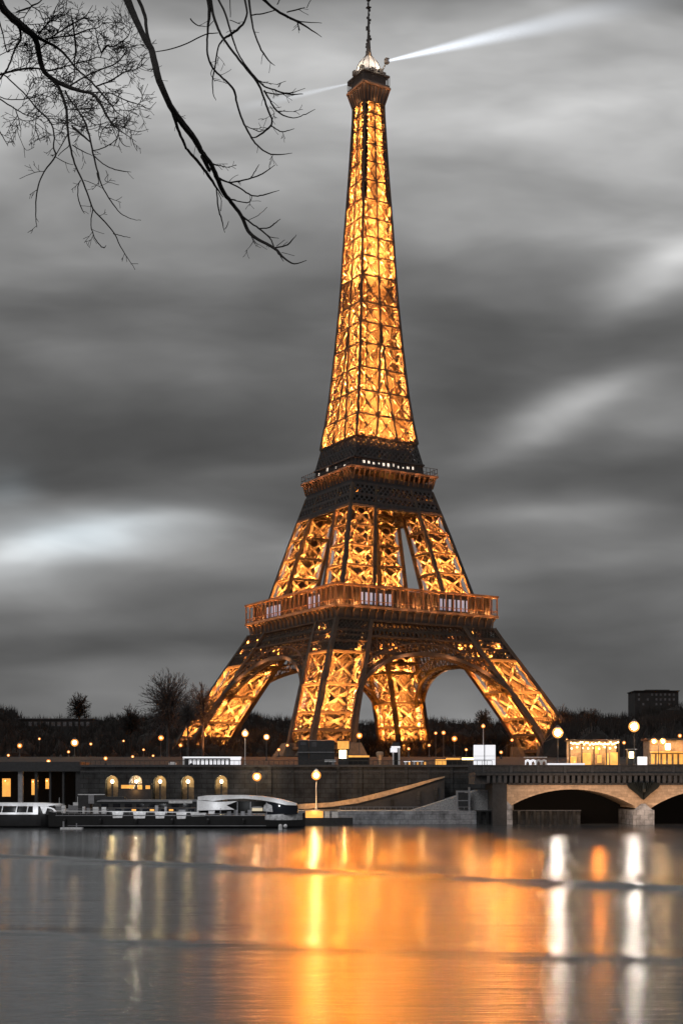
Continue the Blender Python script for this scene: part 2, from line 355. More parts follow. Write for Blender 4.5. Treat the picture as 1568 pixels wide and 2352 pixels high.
def pillar(name, sx, sy, nodes, power, lit=None, foot=False, rnd=.35):
    chords = MB(); br = MB(); core = MB(); shaft = MB()
    n = len(nodes)
    chl = []
    for (i, j) in ((0, 0), (1, 0), (0, 1), (1, 1)):
        chords = MB()
        for a, b in zip(nodes, nodes[1:]):
            chords.bar(pil(sx, sy, i, j, a), pil(sx, sy, i, j, b), c_(a), c_(a), (0, 1, 0), True)
        chl.append(chords)
    sides = (((0, 0), (1, 0), (0, -1)), ((0, 0), (0, 1), (-1, 0)), ((0, 1), (1, 1), (0, 1)), ((1, 0), (1, 1), (1, 0)))
    for si, ((i0, j0), (i1, j1), (ni, nj)) in enumerate(sides):
        nrm = Vector((-sx * ni, -sy * nj, 0)) if False else Vector((sx * (1 if (i0 == i1 == 0) else -1) if i0 == i1 else 0, sy * (1 if (j0 == j1 == 0) else -1) if j0 == j1 else 0, 0))
        for a, b in zip(nodes, nodes[1:]):
            ins = c_(a) * .95
            A = pil(sx, sy, i0, j0, a) - nrm * ins; B = pil(sx, sy, i1, j1, a) - nrm * ins
            D = pil(sx, sy, i0, j0, b) - nrm * ins; E = pil(sx, sy, i1, j1, b) - nrm * ins
            bw = c_(a) * .6
            br.bar(A + nrm * ins, B + nrm * ins, c_(a) * .55, c_(a) * .8, nrm)
            br.bar(D, E, c_(a) * .35, c_(a) * .5, nrm)
            br.bar(A, E, bw, bw, nrm); br.bar(B, D, bw, bw, nrm)
            Q = lambda u, v: A.lerp(B, u).lerp(D.lerp(E, u), v)
            # secondary bracing
            for (u0, v0, u1, v1) in ((.5, 0, .25, .25), (.5, 0, .75, .25), (.5, 1, .25, .75), (.5, 1, .75, .75)):
                br.bar(Q(u0, v0), Q(u1, v1), bw * .4, bw * .4, nrm)
            # inner framework around the lift shaft, one lattice plane per side
            deep = .25 * b_(a); deepb = .25 * b_(b)
            def ci(u, h, dp): 
                p0 = pil(sx, sy, i0, j0, h); p1 = pil(sx, sy, i1, j1, h); return p0.lerp(p1, u) - nrm * dp
            nc = max(3, round(b_(a) * .86 / 1.9)); nr = max(2, round((b - a) / 2.0))
            core.lattice(ci(.06, a, deep), ci(.94, a, deep), ci(.94, b, deepb), ci(.06, b, deepb), nc, nr, 1.45, .3, nrm)
            for u in (.15, .5, .85): core.bar(ci(u, a, deep), ci(u, b, deepb), .5, .4, nrm)
            shaft.quad(ci(.31, a, .31*b_(a)), ci(.69, a, .31*b_(a)), ci(.69, b, .31*b_(b)), ci(.31, b, .31*b_(b)))
            pw = power if lit is None else interp(lit, a)
            if pw > 0:
                f = random.uniform(1 - rnd, 1 + rnd)
                nl = 3 if b_(a) > 14.3 and b - a > 6 else 2
                hs_ = (.1, .42, .74) if (b - a) > 9.5 else ((.12, .6) if b - a > 6 else (.3,))
                for q in range(nl):
                    for vv in hs_:
                        base = ci((q + .5) / nl + random.uniform(-.04, .04), a + vv * (b - a), -.12 * c_(a))
                        lamp(tower, base, round(LPOW * pw * random.uniform(.8, 1.25) / nl * 1.5 / len(hs_) / 100) * 100, WARM, .3, -nrm + Vector((0, 0, .12)))
    leg = br.build(name, 'iron', tower)
    for c in chl: c.build('chord', 'iron', leg)
    core.build('inner_framework', 'iron', leg); shaft.build('lift_shaft', 'iron', leg)
    if foot:
        for (i, j) in ((0, 0), (1, 0), (0, 1), (1, 1)):
            p = pil(sx, sy, i, j, 0); q = pil(sx, sy, i, j, 5)
            f = MB(); n0 = len(f.v)
            for (c, hw) in ((p, 4.2), (q, 2.2)):
                f.v += [(c.x - hw, c.y - hw, c.z), (c.x + hw, c.y - hw, c.z), (c.x + hw, c.y + hw, c.z), (c.x - hw, c.y + hw, c.z)]
            f.f += [(0, 1, 5, 4), (1, 2, 6, 5), (2, 3, 7, 6), (3, 0, 4, 7), (4, 5, 6, 7)]
            f.build('stone_footing', 'footing', leg)
    return leg
for sx in (-1, 1):
    for sy in (-1, 1):
        pillar('leg', sx, sy, [3, 9.5, 16, 26.8, 39.6], 0, [(3, 2200), (9, 7500), (16, 19000), (26.8, 13000)], True)
        pillar('leg_top', sx, sy, [39.6, 44, 48.5, 53], 0, [(39, 5200), (50, 3800)])
        pillar('upper_leg', sx, sy, [66.4, 75.5, 84, 92.5, 100.6], 0, [(66, 9500), (75, 8500), (84, 4200), (92, 2600)])
        pillar('upper_leg_top', sx, sy, [100.6, 105, 110], 0, [(100, 500), (105, 250)])

# first-stage trellis girders, spandrels and arches between the legs
for k in range(4):
    o = outn(k)
    gi = MB()
    for ins in (.6, 3.6):
        for (h0, h1, nx, ny, bw) in ((46.5, 53, 12, 1, .45), (46.5, 53, 24, 2, .22)):
            s0, s1 = w_(h0) - b_(h0), w_(h1) - b_(h1)
            gi.lattice(fp(k, -s0, h0, ins), fp(k, s0, h0, ins), fp(k, s1, h1, ins), fp(k, -s1, h1, ins), nx, ny, bw, .3, o)
        for h in (46.5, 49.7, 53): 
            s0 = w_(h) - b_(h); gi.bar(fp(k, -s0, h, ins), fp(k, s0, h, ins), .8, .7, o)
        # band across the legs themselves
        for h in (40, 46.5, 53): gi.bar(fp(k, -w_(h), h, ins - .9), fp(k, w_(h), h, ins - .9), .7, .5, o)
    for s in (-1, 1):   # dense screen in front of the leg tops
        a, b = w_(40.2), w_(52.8); a2, b2 = a - b_(40.2), b - b_(52.8)
        gi.lattice(fp(k, s*a, 40.2, -.1), fp(k, s*a2, 40.2, -.1), fp(k, s*b2, 52.8, -.1), fp(k, s*b, 52.8, -.1), 9, 7, .3, .3, o)
    gi.build('trellis_girder', 'iron', tower)
    ar = MB(); n = 44; inner = []; outer = []
    HB, RX, RZ = 4.0, 44.3, 36.6
    for q in range(n + 1):
        t = math.pi * q / n
        inner.append((RX * math.cos(t), HB + RZ * math.sin(t))); outer.append(((RX + 1.2) * math.cos(t), HB + (RZ + 4.2) * math.sin(t)))
    def lim(s, h):   # keep the arch inside the leg's inner edge
        e = w_(h) - b_(h) * .93; return max(-e, min(e, s))
    for ins in (-.3, 3.8):
        for q in range(n):
            (a, ha), (b, hb) = inner[q], inner[q+1]; (c, hc), (d, hd) = outer[q], outer[q+1]
            ar.bar(fp(k, lim(a, ha), ha, ins), fp(k, lim(b, hb), hb, ins), 1.35, 1.0, o)
            ar.bar(fp(k, lim(c, hc), hc, ins), fp(k, lim(d, hd), hd, ins), .5, .6, o)
            ar.bar(fp(k, lim(a, ha), ha, ins), fp(k, lim(c, hc), hc, ins), .35, .3, o)
            ar.bar(fp(k, lim(a, ha), ha, ins), fp(k, lim(d, hd), hd, ins), .25, .3, o)
    for q in range(n):      # soffit lattice
        (a, ha), (b, hb) = inner[q], inner[q+1]
        ar.bar(fp(k, lim(a, ha), ha, -.3), fp(k, lim(a, ha), ha, 3.8), .4, .4)
        ar.bar(fp(k, lim(a, ha), ha, -.3), fp(k, lim(b, hb), hb, 3.8), .35, .3)
        ar.bar(fp(k, lim(b, hb), hb, -.3), fp(k, lim(a, ha), ha, 3.8), .35, .3)
    ar.build('arch', 'iron', tower)
    spn = MB()
    for q in range(1, n):
        (c, hc), (d, hd) = outer[q], outer[min(q+1, n)]
        if hc > 20 and hc < 46.3:
            spn.bar(fp(k, lim(c, hc), hc, .5), fp(k, lim(c, 46.5) * .985, 46.5, .5), .38, .5, o)
            if hd > 20: spn.bar(fp(k, lim(c, hc), hc, .5), fp(k, lim(d, 46.5) * .985, 46.5, .5), .25, .4, o)
    for h in (30, 33, 36, 39, 42, 44.5):
        if h > HB + RZ + 4.2: continue
        sa = (RX + 1.2) * math.sqrt(max(0, 1 - ((h - HB) / (RZ + 4.2)) ** 2)); e = w_(h) - b_(h)
        if sa < e:
            for s in (-1, 1):
                spn.bar(fp(k, s*sa, h, .5), fp(k, s*e, h, .5), .3, .4, o)
                spn.bar(fp(k, s*sa, h, .5), fp(k, s*e, min(46.5, h+3), .5), .25, .4, o)
    spn.build('spandrel', 'iron', tower)
    # a few lamps tucked behind the arch catch its edge
    for s in (-24, -10, 10, 24):
        lamp(tower, fp(k, s, HB + RZ * math.sqrt(1 - (s / RX) ** 2) + 1.5, 2.2), 700, (1, .42, .14), .3, -o + Vector((0, 0, .3)))
        lamp(tower, fp(k, s, HB + RZ * math.sqrt(1 - (s / RX) ** 2) - 1.5, -2.2), 1700, (1, .45, .2), .2, -o + Vector((0, 0, .8)))

def ring(mb, half0, half1, h0, h1, th):
    "square frame wall leaning from half0 to half1"
    for k in range(4):
        def q(s, half, h, i=0):
            x, y = s * (half - i), -(half - i)
            for _ in range(k): x, y = -y, x
            return (x, y, h)
        mb.quad(q(-1, half0, h0), q(1, half0, h0), q(1, half1, h1), q(-1, half1, h1))
        mb.quad(q(1, half0, h0, th), q(-1, half0, h0, th), q(-1, half1, h1, th), q(1, half1, h1, th))
        mb.quad(q(-1, half1, h1), q(1, half1, h1), q(1, half1, h1, th), q(-1, half1, h1, th))
        mb.quad(q(1, half0, h0), q(-1, half0, h0), q(-1, half0, h0, th), q(1, half0, h0, th))
def at(k, s, half, h):
    x, y = s, -half
    for _ in range(k): x, y = -y, x
    return Vector((x, y, h))
# first platform
pl = MB(); ring(pl, 37.2, 37.2, 57.0, 57.4, 24); p1 = pl.build('platform', 'irondark', tower)
fr = MB(); ring(fr, 36.2, 36.6, 53.1, 57.0, 1.0); fr.build('frieze', 'irondark', p1)
rm = MB(); ring(rm, 38.4, 38.4, 57.4, 58.4, 1.6); rm.build('rim', 'panel', p1)
cs = MB()
for k in range(4):
    for q in range(22):
        s = -36.6 + q * 73.2 / 21
        cs.bar(at(k, s, 36.5, 53.2), at(k, s, 36.9, 56.0), .35, .5, outn(k), True)
        cs.bar(at(k, s, 36.9, 56.0), at(k, s, 38.1, 57.4), .35, .6, outn(k), True)
    cs.bar(at(k, -36.9, 36.9, 53.2), at(k, 36.9, 36.9, 53.2), .5, .5, outn(k))
cs.build('console', 'panel', p1)
ga = MB(); ring(ga, 38.5, 38.5, 65.6, 66.4, 2.2); ga.build('gallery_roof', 'panel', p1)
gp = MB(); gw = MB(); 
for k in range(4):
    for q in range(22):
        s = -37.9 + q * 75.8 / 21
        gp.bar(at(k, s, 38.0, 58.4), at(k, s, 38.0, 65.6), .42, .42, outn(k), True)
    for q in range(64):
        s = -37.5 + q * 75 / 63; gp.bar(at(k, s, 38.2, 58.4), at(k, s, 38.2, 60.0), .12, .1, outn(k))
    gp.bar(at(k, -38.2, 38.2, 60.1), at(k, 38.2, 38.2, 60.1), .25, .2, outn(k))
gp.build('gallery_posts', 'panel', p1)
for k in range(4):
    half = 35.4
    for (s0, s1) in ((-35.4, -26), (-11, 11), (26, 35.4)) if k % 2 == 0 else ((-35.4, -24), (-9, 12), (22, 35.4)):
        a, b = at(k, s0, half, 58.4), at(k, s1, half, 65.6)
        c, d = at(k, s0, half - 1, 58.4), at(k, s1, half - 1, 65.6)
        x0, x1 = sorted((min(a.x, c.x), max(b.x, d.x))) if k in (0,) else (min(a.x, b.x, c.x, d.x), max(a.x, b.x, c.x, d.x))
        y0, y1 = min(a.y, b.y, c.y, d.y), max(a.y, b.y, c.y, d.y)
        wl = MB(); wl.box(x0, x1, y0, y1, 58.4, 65.6)
        m_ = int((s1 - s0) / 1.8)
        for q in range(m_ + 1):
            s = s0 + (s1 - s0) * q / m_; wl.bar(at(k, s, half + .25, 58.4), at(k, s, half + .25, 65.6), .45, .5, outn(k))
        wl.build('gallery_wall', 'panel', p1)
    for (s0, s1) in (((-26, -11), (11, 26)) if k % 2 == 0 else ((-24, -9), (12, 22))):
        wn = MB(); a, b, c, d = at(k, s0, half, 0), at(k, s1, half, 0), at(k, s0, half - 9, 0), at(k, s1, half - 9, 0)
        xs_ = [p.x for p in (a, b, c, d)]; ys_ = [p.y for p in (a, b, c, d)]
        wn.box(min(xs_), max(xs_), min(ys_), max(ys_), 58.4, 65.2)
        pv = wn.build('pavilion', 'irondark', p1)
        m_ = int((s1 - s0) / 1.9)
        for q in range(m_):
            s = s0 + (s1 - s0) * (q + .5) / m_; g_ = MB()
            g_.bar(at(k, s, half + .05, 59.4), at(k, s, half + .05, 63.9), 1.15, .1, outn(k), True)
            g_.build('window', 'paleglass', pv)
    for q in range(11):
        s = -35 + q * 7
        lit_ = not any(s0 < s < s1 for (s0, s1) in (((-26, -11), (11, 26)) if k % 2 == 0 else ((-24, -9), (12, 22))))
        if lit_: lamp(tower, at(k, s, 37.0, 59.2), random.choice((250, 500, 950)), (1, .52, .2), .2, -outn(k) + Vector((0, 0, .2)))
        lamp(tower, at(k, s, 39.9, 57.2), 170 if not lit_ else 240, (1, .47, .2), .15, -outn(k) + Vector((0, 0, .7)))
    for q in range(8):
        lamp(tower, at(k, -33 + q * 9.4, 39.9, 64.8), 260, (1, .47, .2), .15, -outn(k) + Vector((0, 0, .6)))
# second platform
s0r = MB(); ring(s0r, 20.2, 20.2, 115.4, 115.9, 12); p2 = s0r.build('platform', 'irondark', tower)
f2 = MB(); ring(f2, 18.9, 19.3, 110, 113.2, .8); f2.build('frieze', 'irondark', p2)
r2 = MB(); ring(r2, 20.9, 20.9, 115.9, 116.7, 1.2); r2.build('rim', 'panel', p2)
c2 = MB()
for k in range(4):
    for q in range(17):
        s = -19 + q * 38 / 16
        c2.bar(at(k, s, 19.1, 111.6), at(k, s, 20.5, 115.9), .35, .9, outn(k), True)
c2.build('console', 'panel', p2)
rl = MB()
for k in range(4):
    for h in (117.8, 119.6): rl.bar(at(k, -20.6, 20.6, h), at(k, 20.6, 20.6, h), .14, .14)
    for q in range(24): s = -20.6 + q * 41.2 / 23; rl.bar(at(k, s, 20.6, 116.7), at(k, s, 20.4, 119.6), .14, .14, outn(k))
rl.build('railing', 'irondark', p2)
for k in range(4):
    for q in range(6): lamp(tower, at(k, -18 + q * 7.2, 22.1, 115.4), 230, (1, .42, .2), .15, -outn(k) + Vector((0, 0, .6)))
    # horizontal truss under it
    tr = MB()
    for ins in (.3, 2.5):
        for (h0, h1) in ((100.6, 105.3), (105.3, 110)):
            s0, s1 = w_(h0), w_(h1)
            tr.lattice(fp(k, -s0, h0, ins-.5), fp(k, s0, h0, ins-.5), fp(k, s1, h1, ins-.5), fp(k, -s1, h1, ins-.5), 18, 2, .5, .3, outn(k))
        for h in (100.6, 102, 105.3, 110): tr.bar(fp(k, -w_(h), h, ins-.6), fp(k, w_(h), h, ins-.6), 1.0, .6, outn(k))
    tr.build('trellis_girder', 'irondark', tower)
# second-floor enclosure, dark with a few lit panes
en = MB(); ring(en, 16.4, 15.9, 116.7, 121.5, 1)
eo = en.build('upper_storey', 'irondark', p2)
ml = MB()
for k in range(4):
    for ins in (-.1, 2.2):
        ml.lattice(at(k, -16.2 + ins, 16.2 - ins, 121.5), at(k, 16.2 - ins, 16.2 - ins, 121.5), at(k, 14.3 - ins, 14.3 - ins, 130.2), at(k, -14.3 + ins, 14.3 - ins, 130.2), 14, 4, .5, .3, outn(k))
    for q in range(25):
        s = -1 + 2 * q / 24
        ml.bar(at(k, s*16.5, 16.6, 116.7), at(k, s*15.9, 16.1, 121.5), .3, .3, outn(k)); ml.bar(at(k, s*16.2, 16.4, 121.5), at(k, s*14.3, 14.5, 130.2), .25, .3, outn(k))
    ml.bar(at(k, -16.6, 16.7, 121.5), at(k, 16.6, 16.7, 121.5), .6, .5, outn(k)); ml.bar(at(k, -15.2, 15.4, 126), at(k, 15.2, 15.4, 126), .35, .4, outn(k))
ml.build('mullions', 'irondark', eo)
random.seed(11)
for k in (0, 3, 1, 2):
    for q in range(11):
        if k != 0 and q % 3: continue
        s = (-12.5 + q * 2.35); g_ = MB(); h0 = 119.0 + random.uniform(-.3, .5); hh = random.uniform(.5, 1.5)
        g_.bar(at(k, s, 16.75, h0), at(k, s, 16.65, h0 + hh), random.uniform(.5, 1.2), .12, outn(k), True); g_.build('window', 'litpane', eo)
# upper shaft
nod = [130.4, 140, 150, 159.8, 170, 178.8, 187.3, 198.7, 206.9, 215, 223, 231, 239, 247, 254.5, 261.5, 267.5, 272.5]
chm = [MB() for _ in range(4)]; br = MB(); xb = MB(); core = MB(); sh = MB(); crn = [MB() for _ in range(4)]
random.seed(5)
for a, b in zip(nod, nod[1:]):
    for k in range(4):
        o = outn(k); wa, wb = w_(a), w_(b); ga_, gb_ = wa - b_(a), wb - b_(b)
        crn[k].bar(fp(k, wa, a), fp(k, wb, b), c_(a), c_(a), (0, 1, 0), True)
        cols = [(-wa, -ga_, -wb, -gb_), (ga_, wa, gb_, wb)] if ga_ < .4 else [(-wa, -ga_, -wb, -gb_), (-ga_, ga_, -gb_, gb_), (ga_, wa, gb_, wb)]
        for q, (s0, s1, t0, t1) in enumerate(cols):
            ins = c_(a) * .8; bw = c_(a) * .8
            A, B, E, D = fp(k, s0, a, ins), fp(k, s1, a, ins), fp(k, t1, b, ins), fp(k, t0, b, ins)
            br.bar(fp(k, s0, a, -.1), fp(k, s1, a, -.1), c_(a) * .75, .5, o); xb.bar(fp(k, s0, a, -.3), fp(k, t1, b, -.3), c_(a) * .38, .15, o); xb.bar(fp(k, s1, a, -.3), fp(k, t0, b, -.3), c_(a) * .38, .15, o); br.bar(A, E, bw, .35, o); br.bar(B, D, bw, .35, o)
            Q = lambda u, v: A.lerp(B, u).lerp(D.lerp(E, u), v)
            for (u0, v0, u1, v1) in ((.5, 0, .25, .25), (.5, 0, .75, .25)):
                br.bar(Q(u0, v0), Q(u1, v1), bw * .4, .2, o)
            if q < len(cols) - 1: chm[k].bar(fp(k, s1, a, .1), fp(k, t1, b, .1), c_(a) * .8, c_(a) * .7, o)
            pw = interp([(130, 6500), (180, 4200), (187, 2600), (196, 2600), (198, 9500), (206, 9500), (207, 5600), (240, 4000), (272, 3000)], a)
            if abs(s1 - s0) > 2:
                wide = abs(s1 - s0) > 7
                f = random.uniform(.75, 1.25) * min(1, abs(s1 - s0) / 7) ** .5
                sm = (s0 + s1) / 2 + random.uniform(-.2, .2) * (s1 - s0)
                for vv in (.1, .42, .74):
                    for du in ((-.24, .24) if wide else (0,)):
                        lamp(tower, fp(k, (s0 + s1) / 2 + (du + random.uniform(-.06, .06)) * (s1 - s0), a + (vv + random.uniform(0, .12)) * (b - a), -.05), round(LPOW * pw * f * (.27 if wide else .5) / 50) * 50, WARM, .25, -o + Vector((0, 0, .1)))
        dp, dq = max(.27 * wa, 1.75), max(.27 * wb, 1.75)
        nx = max(4, round(wa * 1.7 / 1.7)); ny = max(3, round((b - a) / 1.8))
        core.lattice(fp(k, .12*dp-wa, a, dp), fp(k, wa-.12*dp, a, dp), fp(k, wb-.12*dq, b, dq), fp(k, .12*dq-wb, b, dq), nx, ny, 1.1, .25, o)
        # corner webs tie the inner framework to the corner chords
        for (u_, v_) in ((.0, .5), (.5, 1.0)):
            h0, h1 = a + (b - a)*u_, a + (b - a)*v_; x0_, x1_ = w_(h0), w_(h1); d0_, d1_ = max(.27*x0_, 1.75), max(.27*x1_, 1.75)
            I0, O0, I1, O1 = fp(k, x0_ - d0_, h0, d0_), fp(k, x0_ - .2, h0, .2), fp(k, x1_ - d1_, h1, d1_), fp(k, x1_ - .2, h1, .2)
            core.lattice(I0, O0, O1, I1, 2, 3, .62, .2, (O0 - I0).cross(Vector((0, 0, 1))))
        sh.quad(fp(k, -wa*.58, a, .42*wa), fp(k, wa*.58, a, .42*wa), fp(k, wb*.58, b, .42*wb), fp(k, -wb*.58, b, .42*wb))
up = br.build('spire', 'iron', tower); [c.build('middle_chord', 'iron', up) for c in chm]
xb.build('cross_bracing', 'iron', up)
for c in crn: c.build('corner_chord', 'iron', up)
core.build('inner_framework', 'iron', up); sh.build('lift_shaft', 'iron', up)
# top gallery, cage, dome and mast
tp = MB(); ring(tp, 4.9, 6.3, 272.5, 278.4, .5); cab = tp.build('top_gallery', 'irondark', tower)
tr = MB()
for k in range(4):
    for q in range(8): s = -1 + 2*q/7; tr.bar(at(k, s*4.9, 5.0, 272.6), at(k, s*6.3, 6.5, 278.4), .28, .35, outn(k))
tr.build('console', 'panel', cab)
r3 = MB(); ring(r3, 6.75, 6.75, 278.4, 279.3, 6); r3.build('rim', 'panel', cab)
cg = MB(); ring(cg, 6.4, 6.4, 279.3, 280.2, .3); ring(cg, 6.5, 6.4, 283.8, 284.4, 6.3); ring(cg, 5.3, 5.3, 279.3, 283.8, .4)
for k in range(4):
    for q in range(14): s = -6.3 + q*12.6/13; cg.bar(at(k, s, 6.4, 280.2), at(k, s, 6.4, 283.8), .16, .16)
cg.build('viewing_cage', 'irondark', cab)
dm = MB(); dm.lathe([(5.6, 284.4), (5.6, 286.4), (5.2, 288), (4.3, 290), (3.0, 291.9), (1.6, 293.3), (1.0, 293.9)], k=12); dmo = dm.build('dome', 'dome', tower)
dk = MB()
for j in range(12):
    g_ = 2*math.pi*j/12
    dk.tube([(5.7*math.cos(g_), 5.7*math.sin(g_), 284.4), (5.65*math.cos(g_), 5.65*math.sin(g_), 286.5), (4.35*math.cos(g_), 4.35*math.sin(g_), 290.2), (1.2*math.cos(g_), 1.2*math.sin(g_), 293.9)], .13, 4)
dk.lathe([(6.1, 284.4), (6.1, 285.6)], k=16)
for j in range(9):
    g_ = 2*math.pi*(j+.3)/9; r_ = 6.2; dk.box(r_*math.cos(g_)-.8, r_*math.cos(g_)+.8, r_*math.sin(g_)-.8, r_*math.sin(g_)+.8, 284.4, 285.6 + (j % 3)*.7)
dk.build('dome_ribs', 'irondark', dmo)
an = MB(); z0 = 293.6
an.lathe([(1.5, 293.6), (1.0, 296), (.8, 299), (.55, 303), (.45, 309), (.3, 312), (.28, 319), (.1, 321.5)], k=8)
for j in range(26):
    z = 294.5 + j; r_ = max(.5, 1.5 - j*.05) * random.uniform(.8, 1.3); g_ = random.uniform(0, 6)
    an.box(r_*math.cos(g_)*.7-.25, r_*math.cos(g_)*.7+.25, r_*math.sin(g_)*.7-.25, r_*math.sin(g_)*.7+.25, z, z+.8)
an.box(-.9, .9, -.9, .9, 314, 314.25); an.box(-.7, .7, -.7, .7, 317, 317.2)
an.build('antenna_mast', 'irondark', tower)
for k in range(4):
    for s in (-5, 0, 5): lamp(tower, at(k, s, 8.4, 278.2), 190, (1, .5, .25), .15, -outn(k) + Vector((0, 0, .6)))
    lamp(tower, at(k, 0, 6.2, 273.4), 120, (1, .5, .2), .15, -outn(k) + Vector((0, 0, .6)))
    lamp(tower, at(k, 2.5, 8.4, 288.6), 1500, (1, .80, .58), .2, -outn(k)); lamp(tower, at(k, -3, 8.0, 290.5), 1000, (1, .8, .62), .2, -outn(k) + Vector((0, 0, -.2)))  # added spots beside the dome stand in for searchlight spill
lamp(tower, (0, -1.9, 294.6), 120, (1, .6, .3), .1)
# added unseen amber spots, aimed outward to colour the river orange
AMB = (1, .25, .008)
def river_fill(p, pw, k=0): lamp(tower, p, pw, AMB, .3, outn(k) + Vector((0, 0, .55)))
for s in range(-36, 37, 4):
    for k in (0, 3): river_fill(at(k, s, 39.0, 56.9), 2700, k)
for (sx, sy, pw) in ((-1, -1, 4200), (1, -1, 2900), (-1, 1, 600), (1, 1, 2600)):
    for h in (12, 24, 36):
        c = pil(sx, sy, .5, .5, h)
        for k in (0, 3):
            for dx in (-6, 0, 6):
                t_ = Vector((-outn(k).y, outn(k).x, 0)) * dx; river_fill(c + outn(k) * (b_(h)/2 + 1.25) + t_, pw, k)
for h in (70, 80, 90):
    for k in (0, 3): river_fill(pil(-1, -1, .5, .5, h) + outn(k) * 7.5, 3500, k)
# ground floods washing the arches and girders from below
for k in (0, 3):
    for s in (-42, -20, 20, 42): lamp(tower, at(k, s, 78, 1.0), 13000, (1, .42, .14), .3, -outn(k)*.25 + Vector((0, 0, 1)))
# searchlights, with beams painted in as cones of self-glowing air
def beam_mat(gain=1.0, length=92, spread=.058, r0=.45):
    m = bpy.data.materials.new('glowing_beam_air'); m.use_nodes = True; nt = m.node_tree; N = nt.nodes; L = nt.links; N.clear()
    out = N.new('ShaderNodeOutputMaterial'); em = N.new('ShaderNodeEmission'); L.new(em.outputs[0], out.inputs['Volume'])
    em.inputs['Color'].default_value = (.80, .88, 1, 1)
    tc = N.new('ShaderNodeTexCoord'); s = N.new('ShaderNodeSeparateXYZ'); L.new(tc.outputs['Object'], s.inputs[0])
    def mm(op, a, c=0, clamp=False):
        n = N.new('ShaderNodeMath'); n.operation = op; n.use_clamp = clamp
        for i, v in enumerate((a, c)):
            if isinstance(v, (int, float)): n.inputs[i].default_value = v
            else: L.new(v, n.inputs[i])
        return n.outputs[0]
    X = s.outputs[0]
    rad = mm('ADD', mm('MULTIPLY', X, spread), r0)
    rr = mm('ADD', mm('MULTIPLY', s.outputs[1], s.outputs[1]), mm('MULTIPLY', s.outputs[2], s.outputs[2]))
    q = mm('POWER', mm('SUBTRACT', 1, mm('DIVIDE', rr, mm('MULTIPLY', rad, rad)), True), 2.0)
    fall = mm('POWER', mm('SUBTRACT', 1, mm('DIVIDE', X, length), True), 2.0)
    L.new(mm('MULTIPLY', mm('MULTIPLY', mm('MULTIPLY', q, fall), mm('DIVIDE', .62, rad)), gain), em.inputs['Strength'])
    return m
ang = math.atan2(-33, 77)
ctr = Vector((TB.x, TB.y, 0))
for (a_, zz, name, k_, ln, lab, off) in ((ang, 9.7 + 1645/FD*550, 'searchlight', (1.5, .066, .65), 140, 'glowing cone for the searchlight beam rising from the right side of the tower top', 8.2), (ang + math.pi, 9.7 + 1613/FD*550, 'searchlight', (.40, .058, .4), 84, 'fainter glowing cone for the searchlight beam falling from the left side of the tower top', 8.2)):
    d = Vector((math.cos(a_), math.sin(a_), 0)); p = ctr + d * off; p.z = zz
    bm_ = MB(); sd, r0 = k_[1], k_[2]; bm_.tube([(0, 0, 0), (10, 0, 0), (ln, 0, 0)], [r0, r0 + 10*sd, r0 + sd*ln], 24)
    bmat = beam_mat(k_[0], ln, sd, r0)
    b = bm_.build('searchlight_glow_cone', bmat, fixn=True); b.location = p; b.rotation_euler = (0, 0, a_); tag(b, lab, 'light beam', 'searchlight beams')
    s_ = MB(); lp = p - ctr; lp.rotate(Matrix.Rotation(-R(30.5), 3, 'Z')); lp.z = zz - TB.z
    s_.box(lp.x-.8, lp.x+.8, lp.y-.8, lp.y+.8, lp.z-1.0, lp.z+1.0); s_.bar(lp, (lp.x*.6, lp.y*.6, 284.2), .4, .4); s_.build('searchlight', 'irondark', cab)

# ------------------------------------------------------------------ far bank: quay walls
def X(x, Y): return (x - HX) / FD * Y
def Z(y, Y): return CAMZ + (HY - y) / FD * Y
# lower quay walk, in grey stone
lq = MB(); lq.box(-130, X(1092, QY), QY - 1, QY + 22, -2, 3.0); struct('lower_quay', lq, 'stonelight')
lq = MB(); lq.box(X(1092, QY), X(1330, QY), QY - .9, QY + 22, -2, 2.95); struct('lower_quay_by_bridge', lq, 'stone')  # darker stone colour here offsets the spill of the bridge spots
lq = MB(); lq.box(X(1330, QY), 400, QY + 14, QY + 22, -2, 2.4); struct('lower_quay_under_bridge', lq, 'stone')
UW = 319.0
uw = thing('quay_wall', 'dark stone embankment wall between the street and the lower quay', 'embankment wall', (0, UW, 0))
# the wall with rounded lamp-lit niches
niches = [257, 312, 367, 431, 508]
wl = MB(); yl0, yl1 = 3.0, 13.2
nx_ = [X(n, UW) for n in niches]
def wall_seg(x0, x1, z0, z1): wl.box(x0, x1, 0, 3, z0, z1)
xL = X(185, UW); cur = xL
NB, NS, NR = 4.6, Z(1796, UW), 1.55
for xc in nx_:
    wall_seg(cur, xc - NR, yl0, yl1)
    wall_seg(xc - NR, xc + NR, yl0, NB)
    # arch top
    n = 10; pts = [(xc + NR, NS)] + [(xc + NR * math.cos(math.pi*q/n), NS + NR * math.sin(math.pi*q/n)) for q in range(1, n)] + [(xc - NR, NS), (xc - NR, yl1), (xc + NR, yl1)]
    wl.prism(pts, 0, 3)
    cur = xc + NR
wall_seg(cur, X(1130, UW), yl0, yl1)
wo = wl.build('masonry', 'stone', uw)
bk = MB(); bk.box(xL, X(560, UW), 3.01, 3.5, 3, 13); bk.build('niche_back', 'rampwall', uw)
for xc in nx_:
    nl = MB(); nl.ball((xc, .9, NS + .1), .42); nl.build('niche_lamp', 'globew' if abs(xc - nx_[1]) < .1 else 'nglobe', uw)
    lamp(uw, (xc, .5, NS + .95), 300, (1, .75, .35), .2)
    pst = MB(); pst.bar((xc, .9, NB), (xc, .9, NS - .3), .35, .35); pst.build('niche_post', 'copestone', uw)
